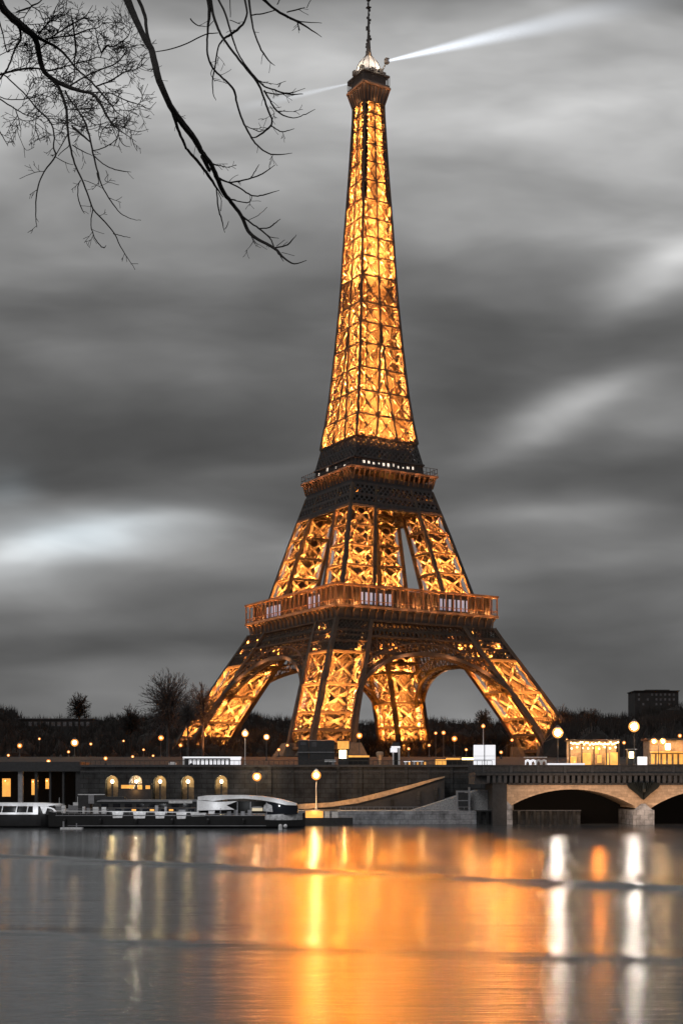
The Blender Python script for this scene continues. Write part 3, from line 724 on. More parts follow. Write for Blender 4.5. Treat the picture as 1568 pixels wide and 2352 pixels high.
cp = MB(); cp.box(xL, X(1130, UW), -.5, 3.3, 13.2, 13.75); cp.box(xL, X(1130, UW), -.15, .0, 11.9, 12.3); cp.build('coping', 'copestone', uw)
pb = MB()
for q in range(9):
    x = X(620 + q*52, UW); pb.box(x-.35, x+.35, -.35, -.003, 3, 13.2)
pb.build('pilasters', 'stone', uw)
ra = MB()
x = xL
while x < X(1130, UW): ra.bar((x, .4, 13.75), (x, .4, 14.75), .1, .1); x += 1.2
ra.bar((xL, .4, 14.75), (X(1130, UW), .4, 14.75), .14, .14); ra.build('railing', 'dgrey', uw)

# left: covered colonnade
ca = thing('covered_colonnade', 'black colonnade with pale posts at the left edge of the far bank', 'colonnade', (X(60, 322), 322, 3))
cx = ca.location.x
sl_ = MB(); sl_.box(X(-60, 322)-cx, X(188, 322)-cx, -2, 10, Z(1772, 322)-3, Z(1750, 322)-3); sl_.build('deck_slab', 'dgrey', ca)
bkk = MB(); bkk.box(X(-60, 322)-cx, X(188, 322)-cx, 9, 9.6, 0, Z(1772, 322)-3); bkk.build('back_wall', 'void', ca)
for i, (xp, wd, mm_) in enumerate(((-14, .8, 'dgrey'), (50, 1.1, 'grey'), (86, .7, 'dgrey'), (118, .5, 'dgrey'), (148, .5, 'dgrey'), (184, 1.6, 'dgrey'))):
    c = MB(); x = X(xp, 322)-cx; c.box(x-wd/2, x+wd/2, -1.2, -.2, 0, Z(1772, 322)-3.003); c.build('column', mm_, ca)
for (xp, y0, y1, wd) in ((8, 1788, 1830, 2.0), (72, 1790, 1826, 1.2), (104, 1788, 1812, 1.1)):
    c = MB(); x = X(xp, 322)-cx; c.box(x-wd/2, x+wd/2, 3, 3.3, Z(y1, 322)-3, Z(y0, 322)-3); c.build('lit_doorway', 'amberpane', ca)
    c = MB(); c.ball((x, 2.2, Z(y0+5, 322)-3), .4); c.build('door_lamp', 'globeo', ca); lamp(ca, (x, 1.4, Z(y0+8, 322)-3), 60, (1, .5, .15), .3)

# ramp with lamp-lit parapet
RYY = 311.0
rp = thing('quay_ramp', 'orange lit sloping ramp parapet climbing the embankment wall', 'ramp', (X(690, RYY), RYY, 3))
bx = rp.location.x
top = [(660, 1850), (700, 1846), (760, 1843), (820, 1833), (880, 1818), (940, 1803), (1000, 1787), (1020, 1783)]
bot = [(660, 1858), (700, 1858), (760, 1853), (820, 1845), (880, 1830), (940, 1812), (1000, 1792), (1020, 1786)]
pp = MB(); pp.prism([(X(x, RYY)-bx, Z(y, RYY)-3) for x, y in bot] + [(X(x, RYY)-bx, Z(y, RYY)-3) for x, y in top][::-1], -1.0, -.5); pp.build('parapet', 'rampwall', rp)
bd = MB(); bd.prism([(X(660, RYY)-bx, 0), (X(1020, RYY)-bx, 0)] + [(X(x, RYY)-bx, Z(y, RYY)-3) for x, y in bot][::-1], -.45, 7.5); bd.build('ramp_body', 'dgrey', rp)
for xp in (900, 960, 1000):
    c = MB(); x = X(xp, RYY)-bx; c.box(x-.4, x+.4, -.9, -.46, 0, Z(1838-(xp-880)*.25, RYY)-3); c.build('buttress', 'stone', rp)
for (x, y) in ((720, 1838), (790, 1826), (850, 1812), (910, 1796), (965, 1780)):
    lamp(rp, (X(x, RYY)-bx, -3.6, Z(y, RYY)-3), 420, (1, .5, .16), .2)

# cobbled slope by the bridge
sp = MB(); Y0 = 304
sp.prism([(X(945, Y0), 3.0), (X(1180, Y0), 3.0), (X(1180, Y0), Z(1828, Y0)), (X(1160, Y0), Z(1815, Y0)), (X(1100, Y0), Z(1815, Y0)), (X(1030, Y0), Z(1835, Y0))], Y0 + 1, Y0 + 12)
struct('paved_slope', sp, 'cobble')
ct = thing('stone_kiosk', 'small grey framed gate standing on the cobbled slope', 'gate', (X(1062, 303), 303, 3.0))
c = MB(); c.box(-1.5, -1.1, 0, .5, 0, 4.6); c.box(1.3, 1.7, 0, .5, 0, 5.4); c.box(-1.1, 1.3, 0, .4, 4.2, 4.6); c.box(-1.1, 1.3, .1, .3, 2.2, 2.4); c.build('frame', 'grey', ct)
c = MB(); c.box(-1.05, 1.25, .15, .25, .3, 4.1); c.build('grille', 'dgrey', ct)

# bridge
BY = 296.0
bridge = thing('stone_bridge', 'warm lit stone arch bridge with dark cornice at the right', 'bridge', (X(1310, BY), BY, 0))
ox = bridge.location.x
def bxz(x, y): return (X(x, BY) - ox, Z(y, BY))
def arch_pts(xa, xb, ys, ya, n=22):
    x0, z0 = bxz(xa, ys); x1, _ = bxz(xb, ys); _, zt = bxz(0, ya)
    hgt = zt - z0; half = (x1 - x0) / 2; rad = (half*half + hgt*hgt) / (2*hgt); cz = zt - rad; cxx = (x0 + x1)/2; a0 = math.asin(half / rad)
    return [(cxx + rad*math.sin(-a0 + 2*a0*q/n), cz + rad*math.cos(-a0 + 2*a0*q/n)) for q in range(n + 1)]
topz = bxz(0, 1801)[1]
seg = MB(); depth = 15
A1 = arch_pts(1172, 1455, 1851, 1813); A2 = arch_pts(1495, 1778, 1855, 1813)
poly = [(A1[0][0] - 1.6, topz), (A1[0][0] - 1.6, A1[0][1] + 3.0), ] + A1 + A2 + [(A2[-1][0] + 8, A2[-1][1]), (A2[-1][0] + 8, topz)]
# outline as a chain of quads so that the arch stays clean
def strip(mb, pts, zt, y0, y1):
    for (xa, za), (xb, zb) in zip(pts, pts[1:]):
        mb.quad((xa, y0, za), (xb, y0, zb), (xb, y0, zt), (xa, y0, zt)); mb.quad((xb, y1, zb), (xa, y1, za), (xa, y1, zt), (xb, y1, zt))
        mb.quad((xb, y0, zb), (xa, y0, za), (xa, y1, za), (xb, y1, zb))
chain = [(A1[0][0] - .9, A1[0][1] + 1.2)] + A1 + [(A1[-1][0] + .15, A1[-1][1] - .5), (A2[0][0] - .15, A2[0][1] - .5)] + A2 + [(A2[-1][0] + 6, A2[-1][1])]
strip(seg, chain, topz, 0, depth)
seg.build('spandrel_wall', 'bridgestone', bridge)
for A in (A1, A2):      # projecting arch ring
    rg = MB()
    for (xa, za), (xb, zb) in zip(A, A[1:]):
        rg.quad((xa, -.12, za), (xb, -.12, zb), (xb, -.12, zb + .55), (xa, -.12, za + .55)); rg.quad((xa, -.12, za), (xa, .0, za), (xb, .0, zb), (xb, -.12, zb)); rg.quad((xb, -.12, zb + .55), (xb, 0, zb + .55), (xa, 0, za + .55), (xa, -.12, za + .55))
    rg.build('arch_ring', 'bridgestone', bridge)
XL, XR = bxz(1090, 0)[0], A2[-1][0] + 20
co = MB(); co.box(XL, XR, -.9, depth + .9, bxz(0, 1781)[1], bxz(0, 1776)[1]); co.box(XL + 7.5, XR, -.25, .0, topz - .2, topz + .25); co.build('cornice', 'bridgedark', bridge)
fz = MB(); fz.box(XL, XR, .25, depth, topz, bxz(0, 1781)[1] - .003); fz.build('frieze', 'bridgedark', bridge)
x = bxz(1120, 0)[0]
nb = 0
while x < bxz(1610, 0)[0]:
    c = MB(); c.box(x - .34, x + .34, -.75, .25, topz + .3, bxz(0, 1781)[1] - .004); c.build('modillion', 'copestone', bridge); x += 1.27; nb += 1
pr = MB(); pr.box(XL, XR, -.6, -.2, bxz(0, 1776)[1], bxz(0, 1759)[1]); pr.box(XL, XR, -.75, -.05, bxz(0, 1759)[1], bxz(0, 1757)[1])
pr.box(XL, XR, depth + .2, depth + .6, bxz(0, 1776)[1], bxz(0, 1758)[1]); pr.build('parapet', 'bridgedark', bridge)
rd = MB(); rd.box(XL, XR, -.2, depth + .2, bxz(0, 1776)[1], bxz(0, 1776)[1] + .2); rd.build('roadway', 'dgrey', bridge)
ps = MB()
for xp in range(1110, 1590, 62): x = bxz(xp, 0)[0]; ps.box(x-.3, x+.3, -.72, -.61, bxz(0, 1776)[1], bxz(0, 1759)[1])
ps.build('parapet_posts', 'copestone', bridge)
ab = MB(); ab.box(bxz(1130, 0)[0], A1[0][0] - .9, -.3, depth, -1, bxz(0, 1781)[1] - .004); ab.build('abutment', 'dgrey', bridge)
ab = MB(); ab.prism([(A1[0][0] - .9, -1), (A1[0][0] + .4, -1), (A1[0][0] + .3, A1[0][1]-.02), (A1[0][0] - .9, A1[0][1] + 1.1)], -.2, depth); ab.build('springer', 'stonelight', bridge)
pi = MB(); x0, x1 = bxz(1451, 0)[0], bxz(1499, 0)[0]; pi.box(x0, x1, -1, depth, -2, bxz(0, 1860)[1])
pi.prism([(x0 + .3, bxz(0, 1860)[1]), (x1 - .3, bxz(0, 1860)[1]), ((x0+x1)/2 + .4, bxz(0, 1846)[1]), ((x0+x1)/2 - .4, bxz(0, 1846)[1])], -.7, .0)
pi.build('pier', 'stonelight', bridge)
em = MB(); xc, zc = bxz(1475, 1812)
EX = 1.25
# spread-wing relief above the pier
for s in (-1, 1):
    em.prism([(xc, zc + 1.3)][:0] + [(xc + s*.1, zc - 2.4), (xc + s*1.5, zc - 1.1), (xc + s*3.2, zc + .2), (xc + s*3.6, zc + .8), (xc + s*3.1, zc + 1.35), (xc + s*1.6, zc + 1.5), (xc + s*.5, zc + 1.3), (xc + s*.1, zc + .8)], -.95, -.02)
    for q in range(4): em.bar((xc + s*(.5 + q*.6), -1.05, zc + 1.6), (xc + s*(.25 + q*.3), -1.05, zc - 1.2 + q*.3), .2, .18)
em.lathe([(.01, -1.0), (.4, -.7), (.5, 0), (.35, .9), (.3, 1.3), (.01, 1.6)], (xc, -1.0, zc), 8)
em.build('winged_relief', 'bronze', bridge)
for (xp, yp, pw) in ((1205, 1850, 700), (1270, 1838, 1200), (1350, 1838, 1200), (1430, 1862, 1200), (1530, 1850, 1300), (1600, 1840, 480)):
    x, z = bxz(xp, yp); lamp(bridge, (x, -6.5, z), pw, (1, .66, .42), .5, (0, 1, .35))  # added warm spots in mid-air brighten the bridge stone
dk_ = MB(); dk_.box(bxz(1180, 0)[0], XR, depth + 1.5, depth + 3, -1, bxz(0, 1781)[1] - .1); dk_.build('far_abutment', 'void', bridge)  # near-black backing behind the arches, shade put into its colour

# ------------------------------------------------------------------ boats
def hull(mb, x0, x1, zt0, zt1, y0, beam, bow_r=True, bow_l=False, zb=-.4, n=26, rise=.6):
    ring_ = []
    for i in range(n + 1):
        t = i / n; x = x0 + (x1 - x0) * t
        hw = beam / 2
        if bow_r and t > .86: hw *= max(.04, 1 - ((t - .86) / .14) ** 1.8)
        if bow_l and t < .1: hw *= max(.2, 1 - ((.1 - t) / .1) ** 2 * .75)
        z = zt0 + (zt1 - zt0) * t + (rise * ((t - .8) / .2) ** 2 if t > .8 else 0) + (rise * .7 * ((.1 - t) / .1) ** 2 if t < .1 else 0)
        ring_.append([(x, y0 - hw * .75, zb), (x, y0 - hw, zb + .8), (x, y0 - hw, z), (x, y0 + hw, z), (x, y0 + hw, zb + .8), (x, y0 + hw * .75, zb)])
    b0 = len(mb.v)
    for r_ in ring_: mb.v += r_
    for i in range(n):
        for j in range(5): a = b0 + i*6 + j; mb.f.append((a, a + 6, a + 7, a + 1))
    mb.f.append(tuple(b0 + j for j in range(6))); mb.f.append(tuple(b0 + n*6 + j for j in range(6))[::-1])
    return mb
def bt(x, y, Y, o): p = P(x, y, Y); return (p.x - o.x, p.z)
Yb = 272.0
boat = thing('river_boat', 'long black river boat with curved white roof and pointed bow, nearest the camera', 'boat', (X(410, Yb), Yb + 3, 0), group='moored river boats')
O = boat.location
x0, _ = bt(112, 0, Yb, O); x1, _ = bt(700, 0, Yb, O)
hz0, hz1 = Z(1869, Yb), Z(1874, Yb)
hull(MB(), x0, x1, hz0, hz1, 0, 6).build('hull', 'hull', boat)
r_ = MB(); r_.box(x0 + 1.5, x1 - 8, -3.12, -3.02, hz0 - .45, hz0 - .3); r_.box(x0 + 4, x1 - 8, -3.15, -3.02, .5, .62); r_.build('rubbing_strake', 'grey', boat)
gl = MB(); gl.bar((bt(130, 0, Yb, O)[0], -3.05, Z(1862.5, Yb)), (bt(455, 0, Yb, O)[0], -3.05, Z(1866, Yb)), .12, .16); gl.build('handrail', 'white', boat)
for (a, b, t, u) in ((258, 284, 1865, 1879), (306, 336, 1865, 1880), (356, 380, 1866, 1880), (405, 429, 1867, 1881), (438, 474, 1867, 1875)):
    pn = MB(); xa, xb = bt(a, 0, Yb, O)[0], bt(b, 0, Yb, O)[0]
    pn.v = [(xa + .2, -3.12, Z(u, Yb)), (xb - .25, -3.12, Z(u - .5, Yb)), (xb, -3.12, Z(t, Yb)), (xa, -3.12, Z(t, Yb)), (xa + .2, -3.03, Z(u, Yb)), (xb - .25, -3.03, Z(u - .5, Yb)), (xb, -3.03, Z(t, Yb)), (xa, -3.03, Z(t, Yb))]
    pn.f = [(0, 1, 2, 3), (7, 6, 5, 4), (0, 4, 5, 1), (1, 5, 6, 2), (2, 6, 7, 3), (3, 7, 4, 0)]
    pn.build('side_tarpaulin', 'tarp', boat)
for (a, b, t, u, mm_) in ((188, 193, 1853, 1862, 'tarp'), (198, 205, 1856, 1862, 'grey'), (212, 224, 1854, 1862, 'tarp'), (232, 242, 1854, 1861, 'tarp'), (140, 148, 1850, 1862, 'white'), (355, 362, 1850, 1866, 'grey'), (377, 382, 1853, 1870, 'grey'), (410, 425, 1860, 1868, 'grey'), (478, 492, 1861, 1870, 'tarp')):
    c = MB(); xa, xb = bt(a, 0, Yb, O)[0], bt(b, 0, Yb, O)[0]; c.box(xa, xb, -2.2, -1.4, hz0 - .1, Z(t, Yb)); c.build('deck_locker', mm_, boat)
lc = MB(); lc.box(bt(240, 0, Yb, O)[0], bt(456, 0, Yb, O)[0], -1.2, 2.2, hz0 - .05, Z(1856, Yb)); lc.build('low_cabin', 'dgrey', boat)
c = MB()
for q in range(9): xa = bt(262 + q*21, 0, Yb, O)[0]; c.box(xa, xa + 1.3, -1.26, -1.202, hz0 + .35, Z(1858, Yb))
c.build('cabin_windows', 'glassdark', boat)
for q in range(6):
    c = MB(); xa = bt(150 + q*82, 0, Yb, O)[0]; c.lathe([(.18, -.55), (.3, -.3), (.3, .3), (.18, .55)], (xa, -3.3, 1.5), 8); c.build('tyre_fender', 'hull', boat)
c = MB(); c.bar((bt(130, 0, Yb, O)[0], -3.0, Z(1857, Yb)), (bt(250, 0, Yb, O)[0], -3.0, Z(1859, Yb)), .07, .07)
for q in range(24): xa = bt(130 + q*14, 0, Yb, O)[0]; c.bar((xa, -3.0, hz0 - .2), (xa, -3.0, Z(1862, Yb)), .07, .07)
c.build('stanchions', 'grey', boat)
for xp in (300, 342, 386): c = MB(); xa = bt(xp, 0, Yb, O)[0]; c.box(xa, xa + .9, -1.3, -1.265, hz0 + .5, Z(1859, Yb)); c.build('lit_window', 'amberpane', boat)
prof_ = [(454, 1830), (470, 1827.5), (500, 1826.5), (560, 1826.5), (600, 1829), (635, 1834), (660, 1840), (680, 1846)]
low = [(680, 1850), (655, 1849), (630, 1843), (600, 1838), (560, 1834), (520, 1836), (490, 1840), (472, 1838), (454, 1838)]
rf = MB(); rf.prism([bt(x, y, Yb, O) for x, y in low][::-1] + [bt(x, y, Yb, O) for x, y in prof_][::-1], -2.7, 2.7); rf.build('roof', 'white', boat)
wl = MB(); wl.prism([bt(*q, Yb, O) for q in ((452, 1862), (538, 1859.5), (520, 1850), (545, 1840), (500, 1842), (454, 1838.2))], -2.55, -2.35)
wl.box(bt(452, 0, Yb, O)[0], bt(456, 0, Yb, O)[0], -2.34, 2.4, hz0, Z(1838.3, Yb)); wl.build('rear_wall', 'white', boat)
inn = MB(); inn.box(bt(456, 0, Yb, O)[0] + .02, bt(655, 0, Yb, O)[0], 1.6, 2.0, hz0, Z(1841, Yb)); inn.build('cabin_back_wall', 'hull', boat)
ws = MB(); ws.prism([bt(x, y, Yb, O) for x, y in ((610, 1874), (683, 1870), (684, 1852), (676, 1848.5), (655, 1849.5), (630, 1844), (612, 1843))], -2.45, 1.55); ws.build('wheelhouse_glazing', 'glassdark', boat)
fp_ = MB()
for xp in (506, 545, 575, 612): xa, _ = bt(xp, 0, Yb, O); fp_.bar((xa, -2.5, hz1 - .2), (xa, -2.5, Z(1842 if xp > 520 else 1856, Yb)), .14, .14)
fp_.build('roof_posts', 'grey', boat)
lb = MB(); lb.box(bt(578, 0, Yb, O)[0], bt(602, 0, Yb, O)[0], -2.1, -1.0, Z(1863, Yb), Z(1856, Yb)); lb.build('lit_serving_hatch', mat('cream_lit_panel', (.6, .5, .35), .5, emit=(1, .85, .6), es=.45), boat)
lb = MB(); lb.prism([bt(x, y, Yb, O) for x, y in ((574, 1855.8), (604, 1855.8), (598, 1852.5), (580, 1853))], -2.3, -.9); lb.build('hatch_awning', 'grey', boat)
lb = MB(); lb.prism([bt(x, y, Yb, O) for x, y in ((604, 1863), (626, 1865), (624, 1850), (612, 1845), (606, 1850))], -2.6, -2.46); lb.build('folded_canvas', 'bowgrey', boat)
bwp = MB(); n = 10
for q in range(n):
    t0, t1 = .845 + .15*q/n, .845 + .15*(q+1)/n
    def yy(t): hw = 3.0; hw *= (max(.04, 1 - ((t - .86)/.14)**1.8) if t > .86 else 1); return -hw - .06
    def zz(t): return hz0 + (hz1 - hz0)*t + (.6*((t-.8)/.2)**2 if t > .8 else 0)
    xa, xb = x0 + (x1 - x0)*t0, x0 + (x1 - x0)*t1
    bwp.quad((xa, yy(t0), zz(t0) - .9 - .5*q/n), (xb, yy(t1), zz(t1) - .9 - .5*(q+1)/n), (xb, yy(t1), zz(t1) + .15), (xa, yy(t0), zz(t0) + .15))
bwp.build('bow_plating', 'bowgrey', boat)
c = MB()
for q in range(4): xa = bt(520 + q*16, 0, Yb, O)[0]; c.box(xa, xa + .8, -1.6, -.8, hz1 - .1, hz1 + .9 + .3*(q % 2))
c.build('deck_seats', 'grey', boat)
for xp in (270, 320, 372, 425, 495, 560, 640): lamp(boat, (bt(xp, 0, Yb, O)[0], -4.6, hz0 + 1.6), 90, (.95, .97, 1), .1, (0, 1, -.15))  # added fill spots hanging off the hull to whiten tarpaulins and roof
fb = MB(); fb.ball((x1 - 4, -3.3, .5), .42); fb.build('fender', 'tarp', boat)

Yl = 276.0
bl = thing('river_boat', 'white roofed passenger boat cut off by the left edge', 'boat', (X(40, Yl), Yl + 2.5, 0), group='moored river boats')
O = bl.location; f = lambda x: bt(x, 0, Yl, O)[0]
hull(MB(), f(-120), f(122), Z(1872, Yl), Z(1872, Yl), 0, 5, rise=.2).build('hull', 'hull', bl)
c = MB(); c.box(f(-118), f(88), -2.56, -2.4, Z(1871, Yl), Z(1866, Yl)); c.build('gunwale', 'white', bl)
c = MB(); c.prism([(f(-118), Z(1850, Yl)), (f(104), Z(1852, Yl)), (f(140), Z(1848, Yl)), (f(96), Z(1844, Yl)), (f(-118), Z(1843.5, Yl))], -2.4, 2.2); c.build('roof', 'white', bl)
c = MB()
for xp in (-20, 4, 37, 62): c.bar((f(xp), -2.35, Z(1866, Yl)), (f(xp + 3), -2.35, Z(1851, Yl)), .16, .16)
c.box(f(76), f(88), -2.4, -2.2, Z(1868, Yl), Z(1851.5, Yl)); c.build('roof_posts', 'white', bl)
c = MB(); c.prism([(f(92), Z(1852.2, Yl)), (f(110), Z(1852.2, Yl)), (f(124), Z(1857, Yl)), (f(134), Z(1868, Yl)), (f(129), Z(1868, Yl)), (f(119), Z(1858, Yl)), (f(108), Z(1856, Yl)), (f(104), Z(1869, Yl)), (f(99), Z(1869, Yl))], -2.3, -2.0); c.build('windscreen_frame', 'tarp', bl)
c = MB(); c.box(f(-118), f(118), -1.9, 1.9, Z(1872, Yl), Z(1853, Yl)); c.build('cabin', 'hull', bl)
for xp in (-20, 30, 80, 115): lamp(bl, (f(xp), -4.2, Z(1862, Yl)), 90, (.95, .97, 1), .1, (0, 1, .1))  # added fill spots beside the hull, without fixtures

Yc = 290.0
bb = thing('river_boat', 'low grey barge lying behind the long black boat, with a pale flat roof', 'boat', (X(320, Yc), Yc + 2.5, 0), group='moored river boats')
O = bb.location; f = lambda x: bt(x, 0, Yc, O)[0]
hull(MB(), f(175), f(470), Z(1868, Yc), Z(1868, Yc), 0, 5, rise=.1).build('hull', 'dgrey', bb)
c = MB(); c.prism([(f(205), Z(1862, Yc)), (f(460), Z(1862, Yc)), (f(460), Z(1842, Yc)), (f(225), Z(1842, Yc))], -2.0, 2.0); c.build('cabin', 'dgrey', bb)
c = MB(); c.prism([(f(222), Z(1841.8, Yc)), (f(456), Z(1841.8, Yc)), (f(456), Z(1837, Yc)), (f(232), Z(1837, Yc)), (f(224), Z(1839, Yc))], -2.3, 2.3); c.build('roof', 'grey', bb)
c = MB(); c.box(f(388), f(442), -2.6, -2.32, Z(1845, Yc), Z(1839, Yc)); c.build('roof_awning', 'tarp', bb)
for q in range(8): c = MB(); xa = f(232 + q*27); c.box(xa, xa + 1.6, -2.06, -2.002, Z(1858, Yc), Z(1846, Yc)); c.build('window', 'glassdark', bb)
c = MB(); c.box(f(178), f(205), -1.6, 1.6, Z(1868, Yc), Z(1826, Yc)); c.box(f(205)+.01, f(285), -1.5, 1.5, Z(1836.8, Yc), Z(1830, Yc)); c.build('deckhouse', 'dgrey', bb)
c = MB(); c.box(f(202), f(215), -1.75, -1.62, Z(1846, Yc), Z(1826, Yc)); c.build('deckhouse_door', 'grey', bb)
c = MB(); c.box(f(178), f(240), -1.7, -1.66, Z(1826, Yc), Z(1824, Yc)); c.build('deckhouse_trim', 'tarp', bb)
# small tenders and floats
def tender(xa, xb, y, Yt, lab, m_='grey'):
    t = thing('tender', lab, 'dinghy', (X((xa+xb)/2, Yt), Yt, 0), group='small craft between the boats'); h = (xb - xa)/FD*Yt
    z = Z(y, Yt)
    hull(MB(), -h/2, h/2, z, z, 0, 1.8, True, True, zb=-.1, n=14, rise=.25).build('hull', m_, t)
    c = MB(); c.box(-h*.2, h*.15, -.5, .5, z, z + .7); c.build('cockpit', 'tarp', t)
    c = MB(); c.bar((h*.05, 0, z), (h*.05, 0, z + 2), .08, .08); c.build('mast', 'tarp', t)
tender(118, 152, 1852, 298, 'pale dinghy tied up right beside the white roofed boat')
tender(158, 196, 1850, 297, 'grey dinghy tied up left of the deckhouse of the low barge')
pf = thing('float', 'small white mooring float lying in the water by the black bow', 'float', (X(646, 268), 264, 0))
c = MB(); c.lathe([(.25, -.3), (.42, 0), (.38, .9), (.2, 1.15)], k=10); c.build('drum', 'tarp', pf)
pf = thing('pontoon', 'low white pontoon floating between the two left boats', 'pontoon', (X(170, 270), 268, 0))
c = MB(); c.box(-2.2, 2.2, -.8, .8, -.2, .35); c.build('deck', 'tarp', pf); c = MB(); c.box(-1.8, -1.5, -.3, 0, .35, 1.6); c.box(.9, 1.1, -.3, 0, .35, 1.2); c.build('bollards', 'grey', pf)
st_ = thing('quayside_stall', 'amber lit stall on the lower quay below the second niche', 'stall', (X(310, 312), 312, 3.0))
for (a, b, y0, y1, nm, m_) in ((272, 348, 1800, 1802, 'roof', 'dgrey'), (278, 306, 1803, 1811, 'lit_front', 'amberpane'), (316, 326, 1803, 1822, 'lit_front', 'amberpane'), (334, 344, 1804, 1812, 'lit_front', 'amberpane'), (272, 348, 1813, 1845, 'counter', 'dgrey')):
    c = MB(); dd_ = {'roof': -.3, 'lit_front': .5, 'counter': .2}[nm]; c.box(X(a, 312) - st_.location.x, X(b, 312) - st_.location.x, dd_, 2 if nm != 'lit_front' else .7, max(0, Z(y1, 312) - 3), Z(y0, 312) - 3); c.build(nm, m_, st_)
lamp(st_, (0, -1.6, 4.4), 130, (1, .5, .16))
# lit landing stage right of the bow
ls = thing('landing_stage', 'yellow lit landing stage between the black bow and the quay', 'landing stage', (X(745, 296), 295, 0))
f = lambda x: X(x, 296) - ls.location.x
c = MB(); c.box(f(692), f(810), -1.5, 1.5, -.3, 1.6); c.build('pontoon', 'dgrey', ls)
c = MB(); c.box(f(698), f(775), -1.2, 1.2, Z(1862, 296), Z(1859.5, 296)); c.build('canopy', 'rampwall', ls)
for (a, b, m_) in ((702, 742, 'amberpane'), (746, 757, 'tarp'), (762, 776, 'tarp')):
    c = MB(); c.box(f(a), f(b), -1.0, -.8, 1.6, Z(1862.3 if a < 750 else 1864, 296)); c.build('lit_screen', m_, ls)
lamp(ls, (f(722), -2.2, 3.2), 160, (1, .6, .25), .2)
# moorings on the quay face
qf = thing('quay_fender_row', 'row of dark timber fenders on the quay face below the bridge', 'fenders', (X(1240, 299), 298.6, 0))
for q in range(13):
    c = MB(); x = X(1100 + q*18, 299) - qf.location.x; c.box(x - .3, x + .3, -.35, .0, -.3, 2.9 + .25*(q % 2)); c.build('timber', 'hull', qf)
ct = MB(); ct.box(X(1090, 299)-qf.location.x, X(1332, 299)-qf.location.x, -.5, .1, 3.0, 3.25); ct.build('coping', 'copestone', qf)
qn = thing('quay_railing', 'low pale railing frame along the quay under the ramp', 'railing', (X(900, 299), 299.6, 3.0))
c = MB()
for q in range(24): x = X(780 + q*13, 299)-qn.location.x; c.bar((x, 0, 0), (x, 0, .9), .08, .08)
c.bar((X(780, 299)-qn.location.x, 0, .9), (X(1080, 299)-qn.location.x, 0, .9), .1, .1); c.build('rails', 'grey', qn)

# ------------------------------------------------------------------ lamps
def gz(Y): return interp([(0, 3), (329, 3), (330, 13.3), (420, 17.5), (480, 18.7), (640, 18.9)], Y)
def street_lamp(x, y, rD, Yd, lab, glass='globe', post='post', zb=None, power=0, arms=1, group='street lamps on the far bank'):
    p = P(x, y, Yd); z0 = gz(Yd) if zb is None else zb; r = rD * Yd / FD * 1.15
    t = thing('street_lamp', lab, 'street lamp', (p.x, Yd, z0), group=group); h = p.z - z0
    m_ = MB(); m_.lathe([(.32, 0), (.3, .5), (.14, .8), (.09, h - r*1.3)], k=8); 
    if arms == 2: m_.bar((-1.2, 0, h - .9), (1.2, 0, h - .9), .12, .12)
    m_.build('post', post, t)
    for s in ((0,) if arms == 1 else (-1.2, 1.2)):
        g_ = MB(); g_.ball((s, 0, h), r, 12, 8); g_.build('lantern', glass, t, True)
        c_2 = MB(); c_2.lathe([(r*.62, r*.85), (r*.35, r*1.2), (.04, r*1.45)], (s, 0, h), 8); c_2.build('cap', post, t)
    if power: lamp(t, (0, -r*1.6, h + .1), power, (1, .62, .28), .3)
    return t
street_lamp(1280, 1683, 11, 331, 'bright street lamp right beside the right foot of the tower', 'globew', power=900)
street_lamp(1455, 1669, 11, 331, 'brightest street lamp, tallest above the bridge at the right', 'globew', power=1100)
street_lamp(1511, 1703, 6.5, 340, 'twin headed street lamp near the right edge', arms=2, power=600)
street_lamp(563, 1685, 7, 332, 'street lamp on a pale tall post right of the white bus', post='postpale', power=350)
street_lamp(612, 1693, 6, 380, 'amber street lamp just right of the pale posted one', power=200)
street_lamp(825, 1690, 6, 430, 'amber lamp between the near leg and the far leg', 'globeo', power=200)
street_lamp(1043, 1697, 5.5, 430, 'amber lamp seen under the big arch left of the white screen', 'globeo', power=100)
street_lamp(1018, 1683, 4, 500, 'dim lamp highest under the big arch', 'globeo')
street_lamp(1000, 1684, 3, 520, 'faint lamp beside the dim one under the big arch', 'globeo')
street_lamp(1109, 1668, 4, 333, 'slim lamp rising behind the white screen', 'globeo', 'postpale')
street_lamp(172, 1706, 7.5, 420, 'bright lamp among the dark trees at the far left', power=200)
street_lamp(46, 1713, 5, 430, 'amber lamp nearest the left edge of the picture', 'globeo')
street_lamp(370, 1695, 5.5, 440, 'amber lamp left of the left tower foot', 'globeo')
street_lamp(112, 1749, 4.5, 345, 'low amber lamp just above the colonnade roof', 'globeo')
street_lamp(243, 1742, 4, 345, 'low amber lamp above the lit niches', 'globeo')
street_lamp(590, 1784, 9, 317.5, 'round amber lamp standing on the lower quay before the wall', 'globe', zb=3, power=420, group='lamps on the lower quay')
street_lamp(726, 1781, 9.5, 309, 'dazzling white lamp on the lower quay at the foot of the ramp', 'globe', 'postpale', zb=3, power=1500, group='lamps on the lower quay')

